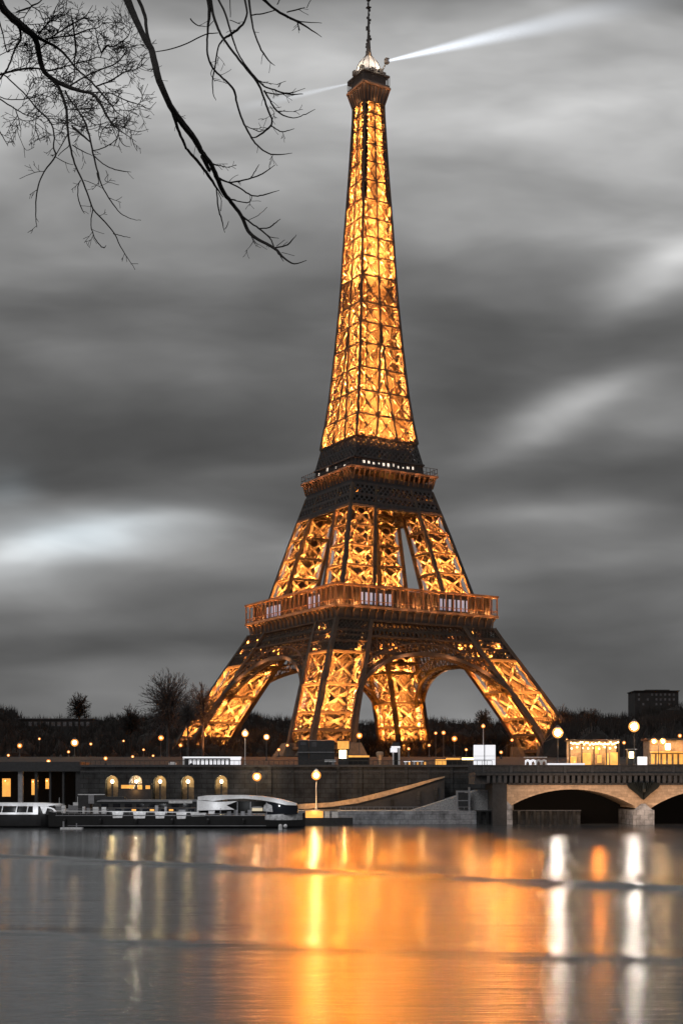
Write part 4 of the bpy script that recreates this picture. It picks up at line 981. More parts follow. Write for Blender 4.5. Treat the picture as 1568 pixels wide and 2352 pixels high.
for (x, y, r_, Yd_, lab) in ((91, 1697, 2.5, 560, 'faint lamp just left of and above the bright one in the left trees'), (158, 1727, 3, 470, 'small pale lamp below the bright one in the left trees'), (209, 1709, 3, 520, 'small lamp right of the bright one in the left trees'),
        (284, 1702, 2.5, 560, 'tiny far lamp halfway between the lone tree and the tower'), (330, 1722, 2.5, 480, 'tiny low lamp left of the left tower foot'), (415, 1712, 3.5, 500, 'lamp glowing at the very foot of the left tower leg'), (660, 1712, 3, 460, 'low lamp left of the near tower leg'),
        (1328, 1673, 3, 520, 'small high lamp in the dark trees above the orange pavilion'), (1395, 1688, 2.5, 560, 'tiny lamp above the right end of the orange pavilion'), (1540, 1662, 3, 600, 'faint lamp below the dark block at the right edge'), (20, 1735, 3, 400, 'low lamp close to the left edge above the colonnade'), (140, 1742, 2.5, 420, 'low lamp between the colonnade and the bright left lamp'), (305, 1738, 3, 400, 'low amber lamp left of the white bus'), (352, 1736, 2.5, 400, 'low amber lamp just left of the white van'), (640, 1722, 3, 420, 'low amber lamp in front of the trees under the left arch'), (938, 1720, 3, 420, 'low amber lamp beside the far leg'), (985, 1712, 3, 440, 'low amber lamp right of the far leg'), (1070, 1722, 3, 420, 'low amber lamp just left of the white screen'), (1150, 1728, 3.5, 400, 'low amber lamp just right of the white screen'), (1300, 1700, 3.5, 420, 'amber lamp at the left corner of the orange pavilion'), (1432, 1706, 3.5, 400, 'amber lamp between the orange pavilion and the tallest lamp'), (1560, 1690, 4, 420, 'amber lamp at the right edge above the cafe roof'), (1482, 1700, 3.5, 400, 'amber lamp just left of the cafe roof'), (1175, 1700, 3, 520, 'small lamp inside the right tower leg')):
    street_lamp(x, y, r_, Yd_, lab, 'globeo')
# ------------------------------------------------------------------ street level objects
def base(name, x, y, Yd, lab, cat, group=None): return thing(name, lab, cat, (X(x, Yd), Yd, gz(Yd)), group=group)
def bb_(t, x0, x1, y0, y1, name, m_, Yd, d0=0, d1=1):
    c = MB(); lx = t.location.x; lz = t.location.z
    c.box(X(x0, Yd) - lx, X(x1, Yd) - lx, d0, d1, max(-.0, Z(y1, Yd) - lz), Z(y0, Yd) - lz); return c.build(name, m_, t)
Yd = 331
t = base('tour_bus', 486, 0, Yd, 'long white bus with lit windows parked above the wall niches', 'bus')
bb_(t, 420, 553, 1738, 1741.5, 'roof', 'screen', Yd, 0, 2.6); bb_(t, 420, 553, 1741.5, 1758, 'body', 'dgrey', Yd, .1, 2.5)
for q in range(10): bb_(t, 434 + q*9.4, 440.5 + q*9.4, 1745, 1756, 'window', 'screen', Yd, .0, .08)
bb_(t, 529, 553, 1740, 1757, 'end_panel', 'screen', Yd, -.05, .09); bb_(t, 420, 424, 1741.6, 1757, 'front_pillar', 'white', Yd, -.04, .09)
lz = t.location.z
for xp in (440, 530): 
    c = MB(); xx = X(xp, Yd) - t.location.x
    c.v = []; c.tube([(xx, -.02, .5), (xx, .3, .5)], .5, 12); c.build('wheel', 'hull', t)
t = base('van', 400, 0, Yd, 'low white van parked left of the long bus', 'van')
bb_(t, 388, 404, 1752, 1757, 'body', 'white', Yd, 0, 1.8); bb_(t, 391, 401, 1750, 1752, 'cab_roof', 'white', Yd, .2, 1.6)
Yd = 333
t = base('container_kiosk', 727, 0, Yd, 'dark grey container kiosk before the near tower leg', 'kiosk')
bb_(t, 684, 708, 1701, 1757, 'side_block', 'dgrey', Yd, .5, 4); bb_(t, 709, 768, 1701.5, 1757, 'body', 'dgrey', Yd, 0, 4)
bb_(t, 683, 708, 1699.5, 1701, 'side_roof', 'grey', Yd, .3, 4.1); bb_(t, 708.5, 766, 1700, 1701.4, 'roof', 'grey', Yd, -.2, 4.2)
bb_(t, 690, 703, 1704, 1711, 'window', 'farpale', Yd, .4, .49); bb_(t, 716, 727, 1704, 1715, 'window', 'farpale', Yd, -.08, -.005); bb_(t, 684, 769, 1727, 1728.5, 'ledge', 'grey', Yd, -.2, -.01)
t = base('lit_stall', 786, 0, Yd, 'small yellow lit stall right of the dark kiosk', 'stall')
bb_(t, 775, 801, 1702, 1720, 'sign_panel', 'amberpane', Yd, .3, .6); bb_(t, 779, 795, 1723, 1742, 'counter', 'bulb', Yd, .3, .5); bb_(t, 774, 802, 1699.5, 1701.5, 'roof', 'dgrey', Yd, -.2, 2); bb_(t, 776, 800, 1742.5, 1757, 'base', 'dgrey', Yd, .2, 2)
t = base('market_awnings', 830, 0, Yd, 'low row of orange lit awnings right of the small stall', 'awning')
bb_(t, 800, 848, 1735, 1739, 'awning', 'amberpane', Yd, 1, 2); bb_(t, 800, 848, 1739.5, 1757, 'stalls', 'hull', Yd, 1.2, 2)
t = base('white_vehicle', 757, 0, 326, 'small white motor scooter cart on the wall top by the bright lamp', 'cart'); t.location.z = 13.3
bb_(t, 745, 771, 1745, 1750, 'hood', 'tarp', 326, 0, 1); bb_(t, 750, 754, 1750, 1757, 'wheel', 'hull', 326, .1, .6); bb_(t, 762, 768, 1750, 1757, 'wheel', 'grey', 326, .1, .6)
t = base('guard_booth', 908, 0, 330, 'narrow white framed guard booth with a dark top under the far leg', 'booth')
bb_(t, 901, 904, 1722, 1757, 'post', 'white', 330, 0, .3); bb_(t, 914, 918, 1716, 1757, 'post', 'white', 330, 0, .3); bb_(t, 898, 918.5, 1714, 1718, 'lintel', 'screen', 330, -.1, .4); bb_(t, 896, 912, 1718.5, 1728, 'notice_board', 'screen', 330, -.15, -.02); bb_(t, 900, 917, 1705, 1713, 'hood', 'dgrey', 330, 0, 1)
bb_(t, 904.5, 913.5, 1728.5, 1757, 'door', 'hull', 330, .1, .3)
t = base('planter_row', 870, 0, 330, 'orange lit stone urn on the quay edge left of the guard booth', 'urn')
c = MB(); c.lathe([(.35, 0), (.25, .8), (.5, 2.2), (.9, 3.0), (.95, 3.6), (.6, 3.9)], (X(872, 330) - t.location.x, 0, 0), 10); c.build('urn', 'rampwall', t); lamp(t, (.3, -1.2, 2), 25, (1, .5, .2), .2)
t = base('folding_table', 960, 0, 330, 'white topped stand of display tables right of the guard booth', 'display stand')
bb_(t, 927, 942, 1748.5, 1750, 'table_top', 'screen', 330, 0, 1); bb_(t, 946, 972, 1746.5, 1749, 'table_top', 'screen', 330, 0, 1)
for q, xp in enumerate((929, 938, 949, 957, 966, 974)): bb_(t, xp, xp + 3.5, 1750.1, 1757, 'panel', 'amberpane' if q % 2 else 'tarp', 330, .1, .4)
t = base('market_stalls', 1045, 0, 332, 'long orange lit stall front left of the white screen', 'stall')
bb_(t, 1000, 1024, 1744, 1757, 'counter', 'amberpane', 332, 0, 1); bb_(t, 1024.5, 1056, 1741, 1745, 'awning', 'amberpane', 332, -.2, 1.2); bb_(t, 1060, 1086, 1741, 1745, 'awning', 'bulb', 332, -.2, -.1); bb_(t, 1024.5, 1086, 1745.3, 1757, 'body', 'hull', 332, 0, 2)
t = base('white_screen', 1112, 0, 328, 'big square white lit screen with a dark centre post', 'screen'); t.location.z = 13.3
bb_(t, 1087, 1137, 1711, 1757, 'panel', 'screen', 328, 0, .3); bb_(t, 1111, 1112.5, 1705, 1770, 'centre_post', 'dgrey', 328, -.25, -.02)
for y in (1736, 1744): bb_(t, 1088, 1136, y, y + .7, 'seam', 'grey', 328, -.06, -.005)
bb_(t, 1088, 1136, 1757.3, 1763, 'trestle', 'tarp', 328, -.1, .2)
t = base('white_tent', 1230, 0, 330, 'white arched tent before the right tower foot', 'tent')
for q in range(4):
    c = MB(); xa = X(1205 + q*12.5, 330) - t.location.x; wd = 1.3; hh = 1.75
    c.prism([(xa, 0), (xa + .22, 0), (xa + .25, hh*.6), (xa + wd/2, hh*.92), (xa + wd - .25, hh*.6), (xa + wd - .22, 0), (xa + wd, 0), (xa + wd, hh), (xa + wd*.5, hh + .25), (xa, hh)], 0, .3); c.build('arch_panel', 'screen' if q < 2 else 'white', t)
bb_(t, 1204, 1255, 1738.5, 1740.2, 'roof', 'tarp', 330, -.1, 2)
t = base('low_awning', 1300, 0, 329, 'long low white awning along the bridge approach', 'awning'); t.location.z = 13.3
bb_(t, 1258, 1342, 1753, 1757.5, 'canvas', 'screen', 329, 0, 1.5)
for q in range(9): bb_(t, 1260 + q*9, 1263 + q*9, 1757.6, 1762, 'leg', 'tarp', 329, 0, .2)
# bulb-lit pavilion
Yp = 346
t = base('market_pavilion', 1362, 0, Yp, 'orange pavilion with glowing bulb rows, left of the tallest street lamp', 'pavilion')
bb_(t, 1304, 1422, 1698.5, 1702, 'roof', 'panel', Yp, -1, 6); bb_(t, 1306, 1420, 1702.1, 1757, 'back_wall', 'rampwall', Yp, 3.5, 4)
for xp in (1305, 1333, 1361, 1389, 1418): bb_(t, xp, xp + 3, 1702.1, 1760, 'column', 'panel', Yp, -.6, -.2)
random.seed(3)
for q in range(26):
    c = MB(); c.ball((X(1309 + q*4.3, Yp) - t.location.x, -.9, Z(1706 + random.uniform(-1, 5), Yp) - t.location.z), .2, 8, 6); c.build('bulb', 'bulb', t)
for q in range(9):
    c = MB(); c.ball((X(1312 + q*12.6, Yp) - t.location.x, .2, Z(1715 + random.uniform(-2, 5), Yp) - t.location.z), .22, 8, 6); c.build('bulb', 'bulb', t)
for (a, b, y0, y1) in ((1364, 1376, 1713, 1731), (1372, 1382, 1734, 1752), (1390, 1398, 1730, 1757), (1402, 1419, 1728, 1757), (1337, 1358, 1729, 1757), (1310, 1324, 1738, 1757)):
    bb_(t, a, b, y0, y1, 'lit_panel', 'amberpane', Yp, .8, 1)
lamp(t, (X(1371, Yp) - t.location.x, -1.6, 6.4), 2600, (1, .26, .03), .3, (0, -1, .6)); lamp(t, (X(1376, Yp) - t.location.x, -1.6, 5.2), 1800, (1, .26, .03), .3, (0, -1, .6))  # added unseen amber spots, put in for the orange streak on the water
for xp in (1320, 1345, 1370, 1395, 1412): lamp(t, (X(xp, Yp) - t.location.x, 1.6, 4.2), 260, (1, .52, .18), .4)
t = base('snack_kiosk', 1450, 0, 340, 'tiny yellow lit ticket kiosk under the tallest street lamp', 'kiosk')
bb_(t, 1441, 1460, 1722, 1757, 'body', 'dgrey', 340, .2, 2); bb_(t, 1444, 1456, 1727, 1741, 'window', 'bulb', 340, .1, .19); bb_(t, 1439, 1462, 1720, 1722, 'roof', 'grey', 340, -.1, 2.2)
bb_(t, 1464, 1486, 1738, 1757, 'poster_front', 'screen', 340, .5, .7)
t = base('cafe_building', 1530, 0, 352, 'amber lit cafe front running off the right edge', 'cafe')
bb_(t, 1492, 1640, 1700, 1757, 'wall', 'rampwall', 352, 1, 8); bb_(t, 1488, 1645, 1696, 1700, 'roof', 'dgrey', 352, .3, 9)
bb_(t, 1494, 1640, 1726, 1729, 'awning', 'amberpane', 352, -.6, .9)
for q in range(9): bb_(t, 1496 + q*13, 1504 + q*13, 1732, 1755, 'window', 'amberpane', 352, .9, .99)
bb_(t, 1529, 1540, 1708, 1722, 'upper_window', 'bulb', 352, .9, .99)
for xp in (1505, 1530, 1560): lamp(t, (X(xp, 352) - t.location.x, -.6, 5.0), 240, (1, .52, .18), .3)
# far buildings
t = thing('apartment_block', 'dark flat topped block on the hill at the right edge', 'building', (X(1515, 840), 840, 34))
f = lambda x: X(x, 840) - t.location.x; fz_ = lambda y: Z(y, 840) - 34
c = MB(); c.box(f(1457), f(1557), 0, 20, -6, fz_(1588)); c.build('wall', 'farwall', t)
c = MB(); c.box(f(1455), f(1559), -1, 21, fz_(1588)+.01, fz_(1586)); c.box(f(1485), f(1540), 4, 14, fz_(1586)+.01, fz_(1583)); c.build('roof', 'farwall', t)
for q in range(9):
    for r2_ in range(3):
        if random.random() < .5: continue
        c = MB(); xx = f(1464 + q*10); zz = fz_(1598 + r2_*11); c.box(xx, xx + 1.2, -.15, -.005, zz, zz + 1.4); c.build('window', 'farpale', t)
t = thing('apartment_block', 'long low grey building half hidden by trees at the far left', 'building', (X(120, 700), 700, 26))
f = lambda x: X(x, 700) - t.location.x; fz_ = lambda y: Z(y, 700) - 26
c = MB(); c.box(f(36), f(215), 0, 15, -8, fz_(1652)); c.build('wall', 'farwall', t)
c = MB(); c.box(f(35), f(216), -.8, 15.8, fz_(1652)+.01, fz_(1650)); c.build('roof', 'farpale', t)
for q in range(13): c = MB(); xx = f(40 + q*13.2); c.box(xx, xx + 1.7, -.15, -.005, fz_(1668), fz_(1658)); c.build('window', 'farpale', t)

# ------------------------------------------------------------------ background trees
def twig_tree(mb, base_, h, spread, rs, n1=9, thick=.35, levels=3, up=.55):
    rs = random.Random(rs)
    def grow(p, d, l, r, lev):
        pts = [p]; rads = [r]; q = p; dd = d
        for i in range(3):
            dd = (dd + Vector((rs.uniform(-.22, .22), rs.uniform(-.22, .22), rs.uniform(-.05, .2)))).normalized(); q = q + dd * (l/3); pts.append(q); rads.append(max(.055, r*(1 - .28*(i+1))))
        for a, b, ra in zip(pts, pts[1:], rads): mb.bar(a, b, ra*2, ra*2)
        if lev < levels:
            for k in range(4 if lev < levels-1 else 5):
                i = rs.choice((1, 2, 3, 3)); a = rs.uniform(0, 6.28)
                nd = (dd*.75 + Vector((math.cos(a)*spread, math.sin(a)*spread, rs.uniform(0, .5)))).normalized()
                grow(pts[i], nd, l*rs.uniform(.5, .75), r*.5, lev+1)
    b = Vector(base_); mb.bar(b, b + Vector((0, 0, h*.3)), thick*2, thick*2)
    for k in range(n1):
        a = 6.28*k/n1 + rs.uniform(-.3, .3); grow(b + Vector((0, 0, h*rs.uniform(.2, .38))), Vector((math.cos(a)*spread, math.sin(a)*spread, rs.uniform(.5, 1.3))).normalized(), h*rs.uniform(.3, .42), thick*.55, 0)
def far_tree(x, ytop, Yd, wD, lab, seed, m_='wood', n1=10, lv=3):
    z0 = gz(Yd); t = thing('bare_tree', lab, 'tree', (X(x, Yd), Yd, z0), group='bare trees on the far bank'); h = Z(ytop, Yd) - z0
    c = MB(); c.tube([(0, 0, -1), (0, 0, h*.15), (.2, 0, h*.3)], [h*.022, h*.017, h*.012], 8); c.build('trunk', m_, t)
    rs = random.Random(seed); rx = wD/2/FD*Yd; rz = rx*1.25; cz = h - rz; c = MB(); nt_ = 70 + n1*16; th = .16
    for q in range(nt_):
        a = rs.uniform(0, 6.28); e = math.asin(rs.uniform(-.85, 1)); rr = rs.uniform(.8, 1.04) if q % 3 else rs.uniform(.4, .8)
        tip = Vector((math.cos(a)*math.cos(e)*rx*rr, math.sin(a)*math.cos(e)*rx*rr, cz + math.sin(e)*rz*rr))
        st = Vector((0, 0, cz - rz*.75 + rs.random()*rz*1.0)); ctl = Vector((tip.x*.35, tip.y*.35, st.z + (tip.z - st.z)*.55 + rz*.12)); last = st
        for sg in range(1, 6):
            t_ = sg/5; p = st*(1-t_)**2 + ctl*2*t_*(1-t_) + tip*t_*t_ + Vector((rs.gauss(0, .12), rs.gauss(0, .12), rs.gauss(0, .12)))
            w_2 = th*(1.7 - 1.25*t_) * (1.8 if q % 9 == 0 else 1); c.bar(last, p, w_2, w_2)
            if sg > 1:
                for _ in range(1 if sg < 4 else 3):
                    d = (p - last).normalized() + Vector((rs.uniform(-.7, .7), rs.uniform(-.7, .7), rs.uniform(-.2, .8))); c.bar(p, p + d.normalized()*rs.uniform(.6, 1.8)*rx/7, th*.42, th*.42)
            last = p
    c.tube([(0, 0, h*.12), (0, 0, cz - rz*.3), (.2, 0, cz + rz*.3)], [h*.017, h*.012, .12], 6); c.build('crown', m_, t)
far_tree(386, 1546, 470, 122, 'big round bare tree left of the tower', 21, 'woodpale', n1=16, lv=4)
far_tree(466, 1572, 500, 90, 'second bare tree touching the left tower leg', 22, 'woodpale', lv=4)
far_tree(182, 1594, 500, 52, 'lone small bare tree above the far left skyline', 23)
far_tree(432, 1605, 450, 60, 'pale low bare tree between the two bigger left trees', 24, 'woodpale', 8)
far_tree(300, 1622, 480, 60, 'low bare tree at the left foot of the big round one', 25, 'wood', 8)
far_tree(1110, 1630, 520, 40, 'small dark tree seen under the big arch at its right end', 26, 'wood', 8)
far_tree(1290, 1622, 560, 52, 'dark bare tree rising behind the right tower foot', 27, 'wood', 8)
far_tree(1360, 1628, 540, 60, 'dark bare tree above the orange pavilion', 28, 'wood', 8)
# the wood itself: one far mass
def skyline(x):
    return interp([(-80, 1612), (0, 1614), (30, 1622), (60, 1642), (200, 1643), (330, 1636), (480, 1620), (600, 1634), (700, 1646), (850, 1650), (950, 1650), (990, 1644), (1100, 1650), (1200, 1640), (1265, 1622), (1350, 1634), (1400, 1632), (1450, 1640), (1500, 1618), (1600, 1612)], x)
wd_ = MB(); rs = random.Random(99)
for row, (Yr, dy, cnt) in enumerate(((800, 0, 300), (700, 14, 240), (620, 34, 200), (540, 62, 130), (448, 14, 46))):
    for i in range(cnt):
        xd = -90 + 1760 * (i + rs.random()) / cnt
        if row == 3 and 640 < xd < 1260: continue
        if row == 4: xd = 1272 + 300 * (i + rs.random()) / cnt
        yt = skyline(xd) + dy + rs.gauss(0, 4.5); Yt = Yr + rs.uniform(-25, 25)
        p = P(xd, yt, Yt); g0 = p.z - 20
        wv = rs.uniform(3.5, 7.5)
        for q in range(110):
            a = rs.uniform(0, 6.28); rr = wv*math.sqrt(rs.random()); zt = p.z - (rr/wv)**2*7*rs.random() - rs.random()*9*(q > 12)
            bx_, by_ = p.x + rr*math.cos(a), Yt + rr*math.sin(a); lean = .35
            wb = rs.uniform(.06, .22); z_b = zt - rs.uniform(2.5, 6)
            n = len(wd_.v); px, py = bx_ - rr*math.cos(a)*lean, by_ - rr*math.sin(a)*lean
            wd_.v += [(px - wb, py, z_b), (px + wb, py, z_b), (bx_, by_, zt), (px, py - wb, z_b)]; wd_.f += [(n, n+1, n+2), (n+3, n, n+2)]
        wd_.bar((p.x, Yt, g0 - 12), (p.x, Yt, p.z - 4), 1.2, 1.2)
        # dense undergrowth body
        n = len(wd_.v); k = 7
        for (rr, z) in ((wv*.9, g0 - 12), (wv, p.z - 13), (wv*.7, p.z - 8), (wv*.2, p.z - 5)):
            for j in range(k): a = 6.28*j/k; r3_ = rr*rs.uniform(.7, 1.25); wd_.v.append((p.x + r3_*math.cos(a), Yt + r3_*math.sin(a), z + rs.uniform(-1.4, 1.4)))
        for i2 in range(3):
            for j in range(k): wd_.f.append((n+i2*k+j, n+i2*k+(j+1) % k, n+(i2+1)*k+(j+1) % k, n+(i2+1)*k+j))
tag(wd_.build('far_wood', 'wood'), 'dark leafless wood running along the whole skyline behind the tower', 'wood', kind='stuff')

# ------------------------------------------------------------------ foreground tree
BR = []
fa, fb = .46764 * .5741, .574 * .5741
def A(*pts):
    out = []; w = 8
    for p in pts:
        if len(p) > 2: w = p[2]
        out.append((p[0]*fa, p[1]*fa, w*fa))
    BR.append((0, out))
def B(g, *pts):
    out = []; w = 8
    for p in pts:
        if len(p) > 2: w = p[2]
        out.append((500*.5741 + p[0]*fb, p[1]*fb, w*fb))
    BR.append((g, out))
A((-60, -90, 74), (0, 20, 66), (60, 110, 58), (180, 215, 60), (290, 310, 46), (330, 420, 42), (360, 570, 38), (430, 660, 32), (590, 745, 32), (700, 780, 26), (800, 810, 24), (870, 900, 20), (940, 1030, 15), (1020, 1110, 10), (1115, 1175, 4))
A((200, 220, 38), (330, 320, 28), (480, 400, 20), (570, 480, 17), (640, 570, 14), (740, 660, 12), (820, 740, 14), (940, 880, 12), (1000, 960, 8), (1085, 1010, 4))
A((430, 660, 26), (500, 740, 22), (540, 830, 22), (570, 940, 22), (580, 1080, 19), (600, 1240, 17), (640, 1400, 14), (700, 1530, 13), (760, 1680, 12), (800, 1790, 11), (900, 1900, 10), (980, 2000, 9), (1050, 2140, 7), (1110, 2230, 5), (1160, 2310, 3))
A((560, 780, 14), (600, 850, 12), (680, 960), (740, 1070, 15), (780, 1230, 14), (800, 1320, 14), (840, 1480, 12), (880, 1600, 10), (950, 1720, 9), (1030, 1820, 7), (1120, 1870, 5), (1205, 1885, 3))
A((10, 620, 9), (60, 660, 10), (200, 790), (330, 940, 12), (430, 1040, 12), (465, 1150, 12), (460, 1260, 12), (475, 1335, 13), (380, 1470, 11), (330, 1590, 11), (310, 1730, 10), (310, 1870, 8), (320, 1945, 4))
A((475, 1335, 8), (540, 1220), (590, 1130, 10)); A((500, 1330, 6), (600, 1240, 8)); A((475, 1340, 6), (560, 1390), (630, 1410, 3)); A((380, 1465, 5), (300, 1475), (170, 1530, 3))
A((800, 1330, 9), (880, 1400, 8), (960, 1440), (1050, 1465), (1125, 1472, 3)); A((800, 1290, 8), (900, 1260), (1015, 1180, 5))
A((795, 1790, 9), (780, 1900, 8), (800, 2010), (850, 2090), (890, 2120), (910, 2100, 3)); A((690, 1540, 8), (670, 1600, 8), (670, 1690), (700, 1780), (725, 1830, 3))
A((170, 240, 22), (180, 330, 18), (130, 420, 15), (80, 560, 14), (30, 640, 14), (-20, 700, 12))
A((0, 640, 15), (100, 610, 15), (200, 590, 15), (300, 585, 14), (420, 600, 12), (520, 580, 11), (650, 545, 10), (760, 515, 9), (860, 490, 7), (1000, 540, 3))
A((390, 335, 15), (520, 315, 13), (630, 300, 13), (760, 250, 9), (830, 240, 7), (895, 190, 3)); A((330, 290, 12), (420, 190), (440, 170, 8), (470, 90), (520, 0, 4)); A((430, 330, 12), (560, 240, 10), (650, 190, 10), (740, 130, 7), (795, 45, 3))
A((590, 740, 14), (720, 660, 12), (850, 600, 11), (960, 560, 10), (1030, 510), (1080, 440), (1085, 390, 4)); A((830, 735, 12), (950, 690), (1060, 620, 10), (1110, 610, 8), (1190, 580), (1275, 500, 3))
A((600, 60, 4), (640, 300, 14), (650, 430, 14), (640, 520, 11), (640, 640, 8), (610, 730, 8)); A((870, 450, 14), (920, 390, 16), (960, 400, 8), (1040, 360, 9), (1100, 300, 7), (1135, 190, 3)); A((870, 450, 10), (840, 370), (820, 250, 6), (805, 185, 3))
A((800, 790, 10), (950, 800, 8), (1060, 850, 9), (1140, 880), (1210, 900, 6), (1280, 930), (1335, 875, 3)); A((1180, 890, 5), (1225, 860), (1258, 815, 3)); A((980, 1060, 7), (1060, 1090), (1180, 1125, 5), (1275, 1105, 3))
A((-20, 820, 8), (70, 850, 7), (200, 850), (300, 830, 6), (400, 790, 5), (480, 780, 4)); A((-20, 830, 11), (100, 910, 10), (200, 970, 8), (300, 1010, 6), (360, 1020, 4)); A((130, 930, 8), (160, 1010), (180, 1100, 6), (180, 1170, 3)); A((140, 1050, 5), (170, 1170), (225, 1285, 4), (295, 1255, 3))
A((-10, 160, 11), (30, 300, 10), (60, 440, 8), (90, 430, 6)); A((-10, 1110, 10), (40, 1190, 7), (70, 1250, 3)); A((320, 980, 7), (305, 1080), (330, 1170), (350, 1215, 3)); A((620, 1080, 14), (700, 1150, 16), (780, 1220, 10))
A((620, 1240, 8), (700, 1290), (790, 1330, 5)); A((830, 1480, 9), (850, 1585, 5)); A((910, 1460, 5), (920, 1500), (905, 1550), (1020, 1583, 3)); A((720, 1540, 5), (800, 1570), (885, 1615, 3)); A((970, 2000, 6), (1040, 2015), (1118, 2033, 3)); A((1120, 2258, 5), (1185, 2255, 3))
A((270, 50, 14), (340, 20, 10), (370, -20, 8)); A((140, 105, 8), (210, 80, 14), (270, 50, 10), (210, -10, 6)); A((270, 55, 8), (330, 90), (390, 190, 8), (470, 240), (510, 270, 4)); A((270, 60, 7), (220, 130), (200, 190, 4)); A((480, 170, 6), (560, 90), (570, -10, 5)); A((930, 1010, 6), (980, 1130), (1000, 1180, 4)); A((1020, 1180, 6), (1060, 1240), (1115, 1257, 3))
A((570, 935, 8), (680, 935, 8), (860, 925, 5)); A((850, 1200, 3), (880, 1110, 7), (930, 1050, 5), (780, 1080, 5), (690, 1085, 7), (600, 1035, 9)); A((240, 210, 6), (330, 205), (420, 190, 4)); A((-10, 480, 6), (120, 415), (280, 375, 8)); A((100, 600, 5), (230, 550), (280, 460, 5), (200, 400, 4))
B(1, (0, -60, 52), (20, 0, 48), (60, 100, 42), (130, 250, 36), (180, 340, 40), (210, 440, 42), (230, 530, 42), (280, 660, 38), (330, 760, 38), (400, 860, 44), (480, 960, 38), (530, 1050, 33), (590, 1130, 28), (640, 1230, 30), (680, 1330, 27), (740, 1410, 23), (810, 1500, 22), (860, 1610, 22), (930, 1670, 19), (1040, 1730, 17), (1110, 1800, 12), (1180, 1838, 9), (1265, 1815, 4))
B(1, (80, -30, 24), (95, 0, 22), (140, 110, 22), (155, 230, 20), (185, 340, 20)); B(1, (325, 760, 18), (360, 870, 20), (400, 970, 18), (440, 1050, 18), (520, 1140, 18), (580, 1220, 19), (640, 1310, 12), (685, 1375, 4))
B(1, (638, 1320, 9), (650, 1450, 9), (675, 1530, 8), (695, 1620, 3)); B(1, (650, 1340, 5), (672, 1400), (668, 1470, 5)); B(1, (695, 1600, 5), (712, 1570), (722, 1540, 3)); B(1, (650, 1240, 16), (720, 1270, 10), (800, 1262, 10), (880, 1240, 9), (960, 1210, 8), (1045, 1150, 3))
B(1, (880, 1235, 6), (910, 1190), (935, 1145, 3)); B(1, (720, 1270, 10), (800, 1310, 9), (860, 1350), (910, 1368, 8), (980, 1355), (1075, 1325, 3)); B(1, (730, 1385, 8), (800, 1405, 7), (865, 1410, 7), (885, 1368, 4)); B(1, (810, 1500, 13), (880, 1555, 10), (950, 1605, 10), (1010, 1660, 8), (1040, 1725, 8))
B(1, (940, 1592, 8), (1000, 1588), (1040, 1560), (1085, 1525, 3)); B(1, (1040, 1728, 11), (1110, 1715, 9), (1150, 1690), (1195, 1635, 3)); B(1, (1060, 1715, 5), (1115, 1670, 3)); B(1, (590, 1130, 12), (640, 1150, 8), (735, 1170, 3)); B(1, (1050, 1740, 9), (1080, 1780, 7), (1105, 1822, 3)); B(1, (940, 1600, 6), (1010, 1650), (1072, 1660, 3)); B(1, (870, 1620, 8), (890, 1670, 6), (905, 1702, 3)); B(1, (540, 1090, 28), (590, 1190, 22)); B(1, (1095, 1760, 4), (1180, 1782, 3)); B(1, (860, 1535, 4), (930, 1500), (990, 1445, 2))
B(2, (575, -40, 30), (590, 60, 24), (580, 200, 14), (572, 300, 12), (580, 400, 12), (625, 490, 12), (700, 560, 12), (760, 630, 14), (780, 720, 12), (820, 840, 12), (860, 920, 12), (910, 1000, 10), (980, 1060, 9), (1060, 1078, 8), (1165, 1068, 3))
B(2, (595, -30, 18), (615, 100, 17), (650, 200, 15), (690, 275, 14), (760, 370, 14), (830, 460, 14), (920, 570, 15), (960, 660, 12), (990, 750, 12), (1025, 850, 11), (980, 910, 13), (900, 960, 8), (870, 935, 5))
B(2, (640, -30, 12), (700, 100, 12), (740, 230, 11), (780, 350, 9), (830, 440), (900, 530, 10), (970, 600), (1040, 625), (1130, 655), (1240, 655, 5)); B(3, (930, -40, 22), (970, 0, 19), (1040, 60, 16), (1120, 110, 15), (1200, 150, 13), (1300, 210, 8), (1370, 258, 3))
B(2, (860, -30, 16), (880, 120, 12), (900, 220, 10), (950, 350, 10), (1000, 420, 8), (1045, 458, 3)); B(2, (828, -30, 14), (850, 90, 12), (820, 170, 14), (740, 240, 16), (690, 265, 12)); B(2, (880, 105, 8), (960, 95), (1050, 70, 6)); B(2, (650, 230, 6), (560, 240, 8), (440, 300, 8), (330, 340, 7), (210, 362, 5))
B(2, (680, 280, 12), (650, 330, 10), (630, 450, 10), (610, 560, 8), (615, 650, 6), (635, 700, 3)); B(2, (970, 630, 12), (1010, 700, 10), (1055, 770, 10), (1120, 810, 8), (1190, 820, 6), (1260, 795), (1325, 762, 3)); B(2, (970, 640, 8), (1050, 655, 8), (1150, 650, 6), (1255, 615, 3)); B(2, (1025, 880, 8), (1080, 915, 7), (1130, 912, 6), (1180, 895, 3))
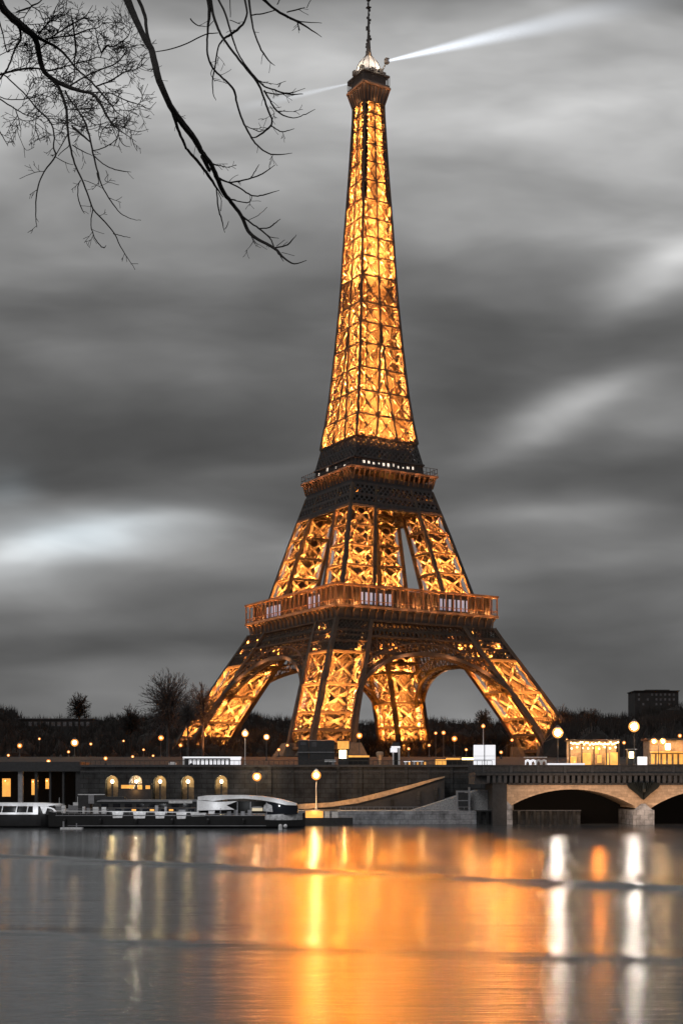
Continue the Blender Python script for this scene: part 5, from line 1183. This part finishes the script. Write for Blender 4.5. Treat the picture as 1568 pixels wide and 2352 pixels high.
B(3, (1130, 85, 8), (1210, 65), (1255, 50, 3)); B(3, (1200, 150, 8), (1215, 210, 8)); B(3, (1120, 105, 8), (1220, 150, 7), (1370, 160, 3)); B(3, (1060, 30, 7), (1090, -20, 6)); B(3, (1265, 55, 5), (1300, -10, 4)); B(2, (1055, 775, 6), (1110, 775, 5), (1190, 780, 2)); B(2, (455, 130, 8), (500, 175, 7), (570, 185, 3)); B(2, (730, -20, 6), (735, 120, 5)); B(2, (730, 140, 5), (800, 165, 6)); B(2, (1060, 590, 3), (970, 575, 5), (930, 560, 6)); B(2, (1120, 565, 3), (1060, 590, 5)); B(2, (850, 880, 6), (930, 915), (970, 905, 4)); B(2, (575, 190, 6), (625, 140, 4)); B(2, (1010, 740, 4), (1040, 790), (1020, 850, 4)); B(2, (610, 480, 5), (600, 520), (630, 570, 3))
tree = thing('bare_tree', 'leafless dark boughs hanging into the picture from the upper left', 'tree', (-6.5, 7.5, 7.9))
TO = tree.location
rs = random.Random(4)
DEP = {0: 8.0, 1: 7.2, 2: 8.6, 3: 8.4}
parts = {0: MB(), 1: MB(), 2: MB(), 3: MB()}
def depth_at(g, x, y):   # boughs come forward and back as they hang
    return DEP[g] + .35*math.sin(x*.013 + g) + .3*math.sin(y*.011 + 2*g) 
def smooth(pts):
    out = []
    for i in range(len(pts) - 1):
        p0 = pts[max(0, i-1)]; p1 = pts[i]; p2 = pts[i+1]; p3 = pts[min(len(pts)-1, i+2)]
        for s in range(4):
            t = s/4
            out.append(tuple(.5*((2*p1[c]) + (-p0[c]+p2[c])*t + (2*p0[c]-5*p1[c]+4*p2[c]-p3[c])*t*t + (-p0[c]+3*p1[c]-3*p2[c]+p3[c])*t**3) for c in range(3)))
    out.append(pts[-1]); return out
def emit(g, pts, k=5):
    P3 = []; rr = []
    for (x, y, w) in pts:
        d = depth_at(g, x, y); p = P(x, y, d); P3.append(p - TO); rr.append(max(.58, w*.5*1.12)*d/FD)
    parts[g].tube(P3, rr, k)
def twig(g, x, y, a, l, w, lev):
    pts = [(x, y, w)]; n = 5; cur = rs.uniform(-.25, .25)
    for i in range(n):
        a += cur*.5 + rs.uniform(-.16, .16); x += math.cos(a)*l/n; y += math.sin(a)*l/n; pts.append((x, y, w*(1 - .7*(i+1)/n)))
    emit(g, pts, 3)
    if lev > 0:
        for q in range(rs.choice((2, 3))):
            i = rs.randint(1, n-1); twig(g, pts[i][0], pts[i][1], a + rs.choice((-1, 1))*rs.uniform(.4, 1.0), l*rs.uniform(.4, .7), w*.65, lev-1)
for (g, pts) in BR:
    sm = smooth(pts); sm = [(x + rs.gauss(0, .35), y + rs.gauss(0, .35), max(.7, w)) for x, y, w in sm]; emit(g, sm, 6)
    for i in range(2, len(sm) - 1):
        x, y, w = sm[i]; dx, dy = sm[i+1][0] - x, sm[i+1][1] - y; a = math.atan2(dy, dx)
        inside = g == 0 and 40 < x < 330 and 30 < y < 300
        if inside:
            if rs.random() < .75: twig(g, x, y, a + rs.choice((-1, 1))*rs.uniform(.5, 1.3), rs.uniform(18, 55), rs.uniform(1.3, 2.4), 2)
        elif rs.random() < (.16 if g == 0 else .10): twig(g, x, y, a + rs.choice((-1, 1))*rs.uniform(.5, 1.1), rs.uniform(10, 34), rs.uniform(1.2, 1.8), rs.choice((0, 1)))
# limbs above the frame carry the boughs to the trunk
tk = MB(); tk.tube([(0, 0, -.3), (.05, 0, 1.2), (.1, .1, 3.4), (.35, .1, 5.6), (.6, .2, 7.6), (1.2, .3, 9.4)], [.42, .3, .26, .22, .17, .12], 12)
tk.build('trunk', 'bark', tree)
for g, st, mid in ((0, (.3, .1, 5.4), (2.6, .2, 7.6)), (1, (.6, .2, 7.4), (3.6, .1, 9.4)), (2, (1.1, .3, 9.2), (4.4, .5, 9.4)), (3, (1.1, .3, 9.2), (5.2, .5, 9.9))):
    q = [b for b in BR if b[0] == g][0][1][0]; d = depth_at(g, q[0], q[1]); e = P(q[0], q[1], d) - TO
    m0 = Vector(mid); m0 = Vector(st).lerp(e, .6); m0.z = max(m0.z, e.z) + .35
    parts[g].tube([st, Vector(st).lerp(m0, .5) + Vector((0, 0, .25)), m0, e], [.13, .1, .07, q[2]*.5*.92*d/FD], 7)
    if g == 2:
        for b in [b for b in BR if b[0] == 2 and b[1][0][1] < 0][1:]:
            q = b[1][0]; d = depth_at(2, q[0], q[1]); e2 = P(q[0], q[1], d) - TO; parts[2].tube([m0, m0.lerp(e2, .5) + Vector((0, 0, .1)), e2], [.05, .03, q[2]*.46*d/FD], 5)
    parts[g].build('bough', 'bark', tree)
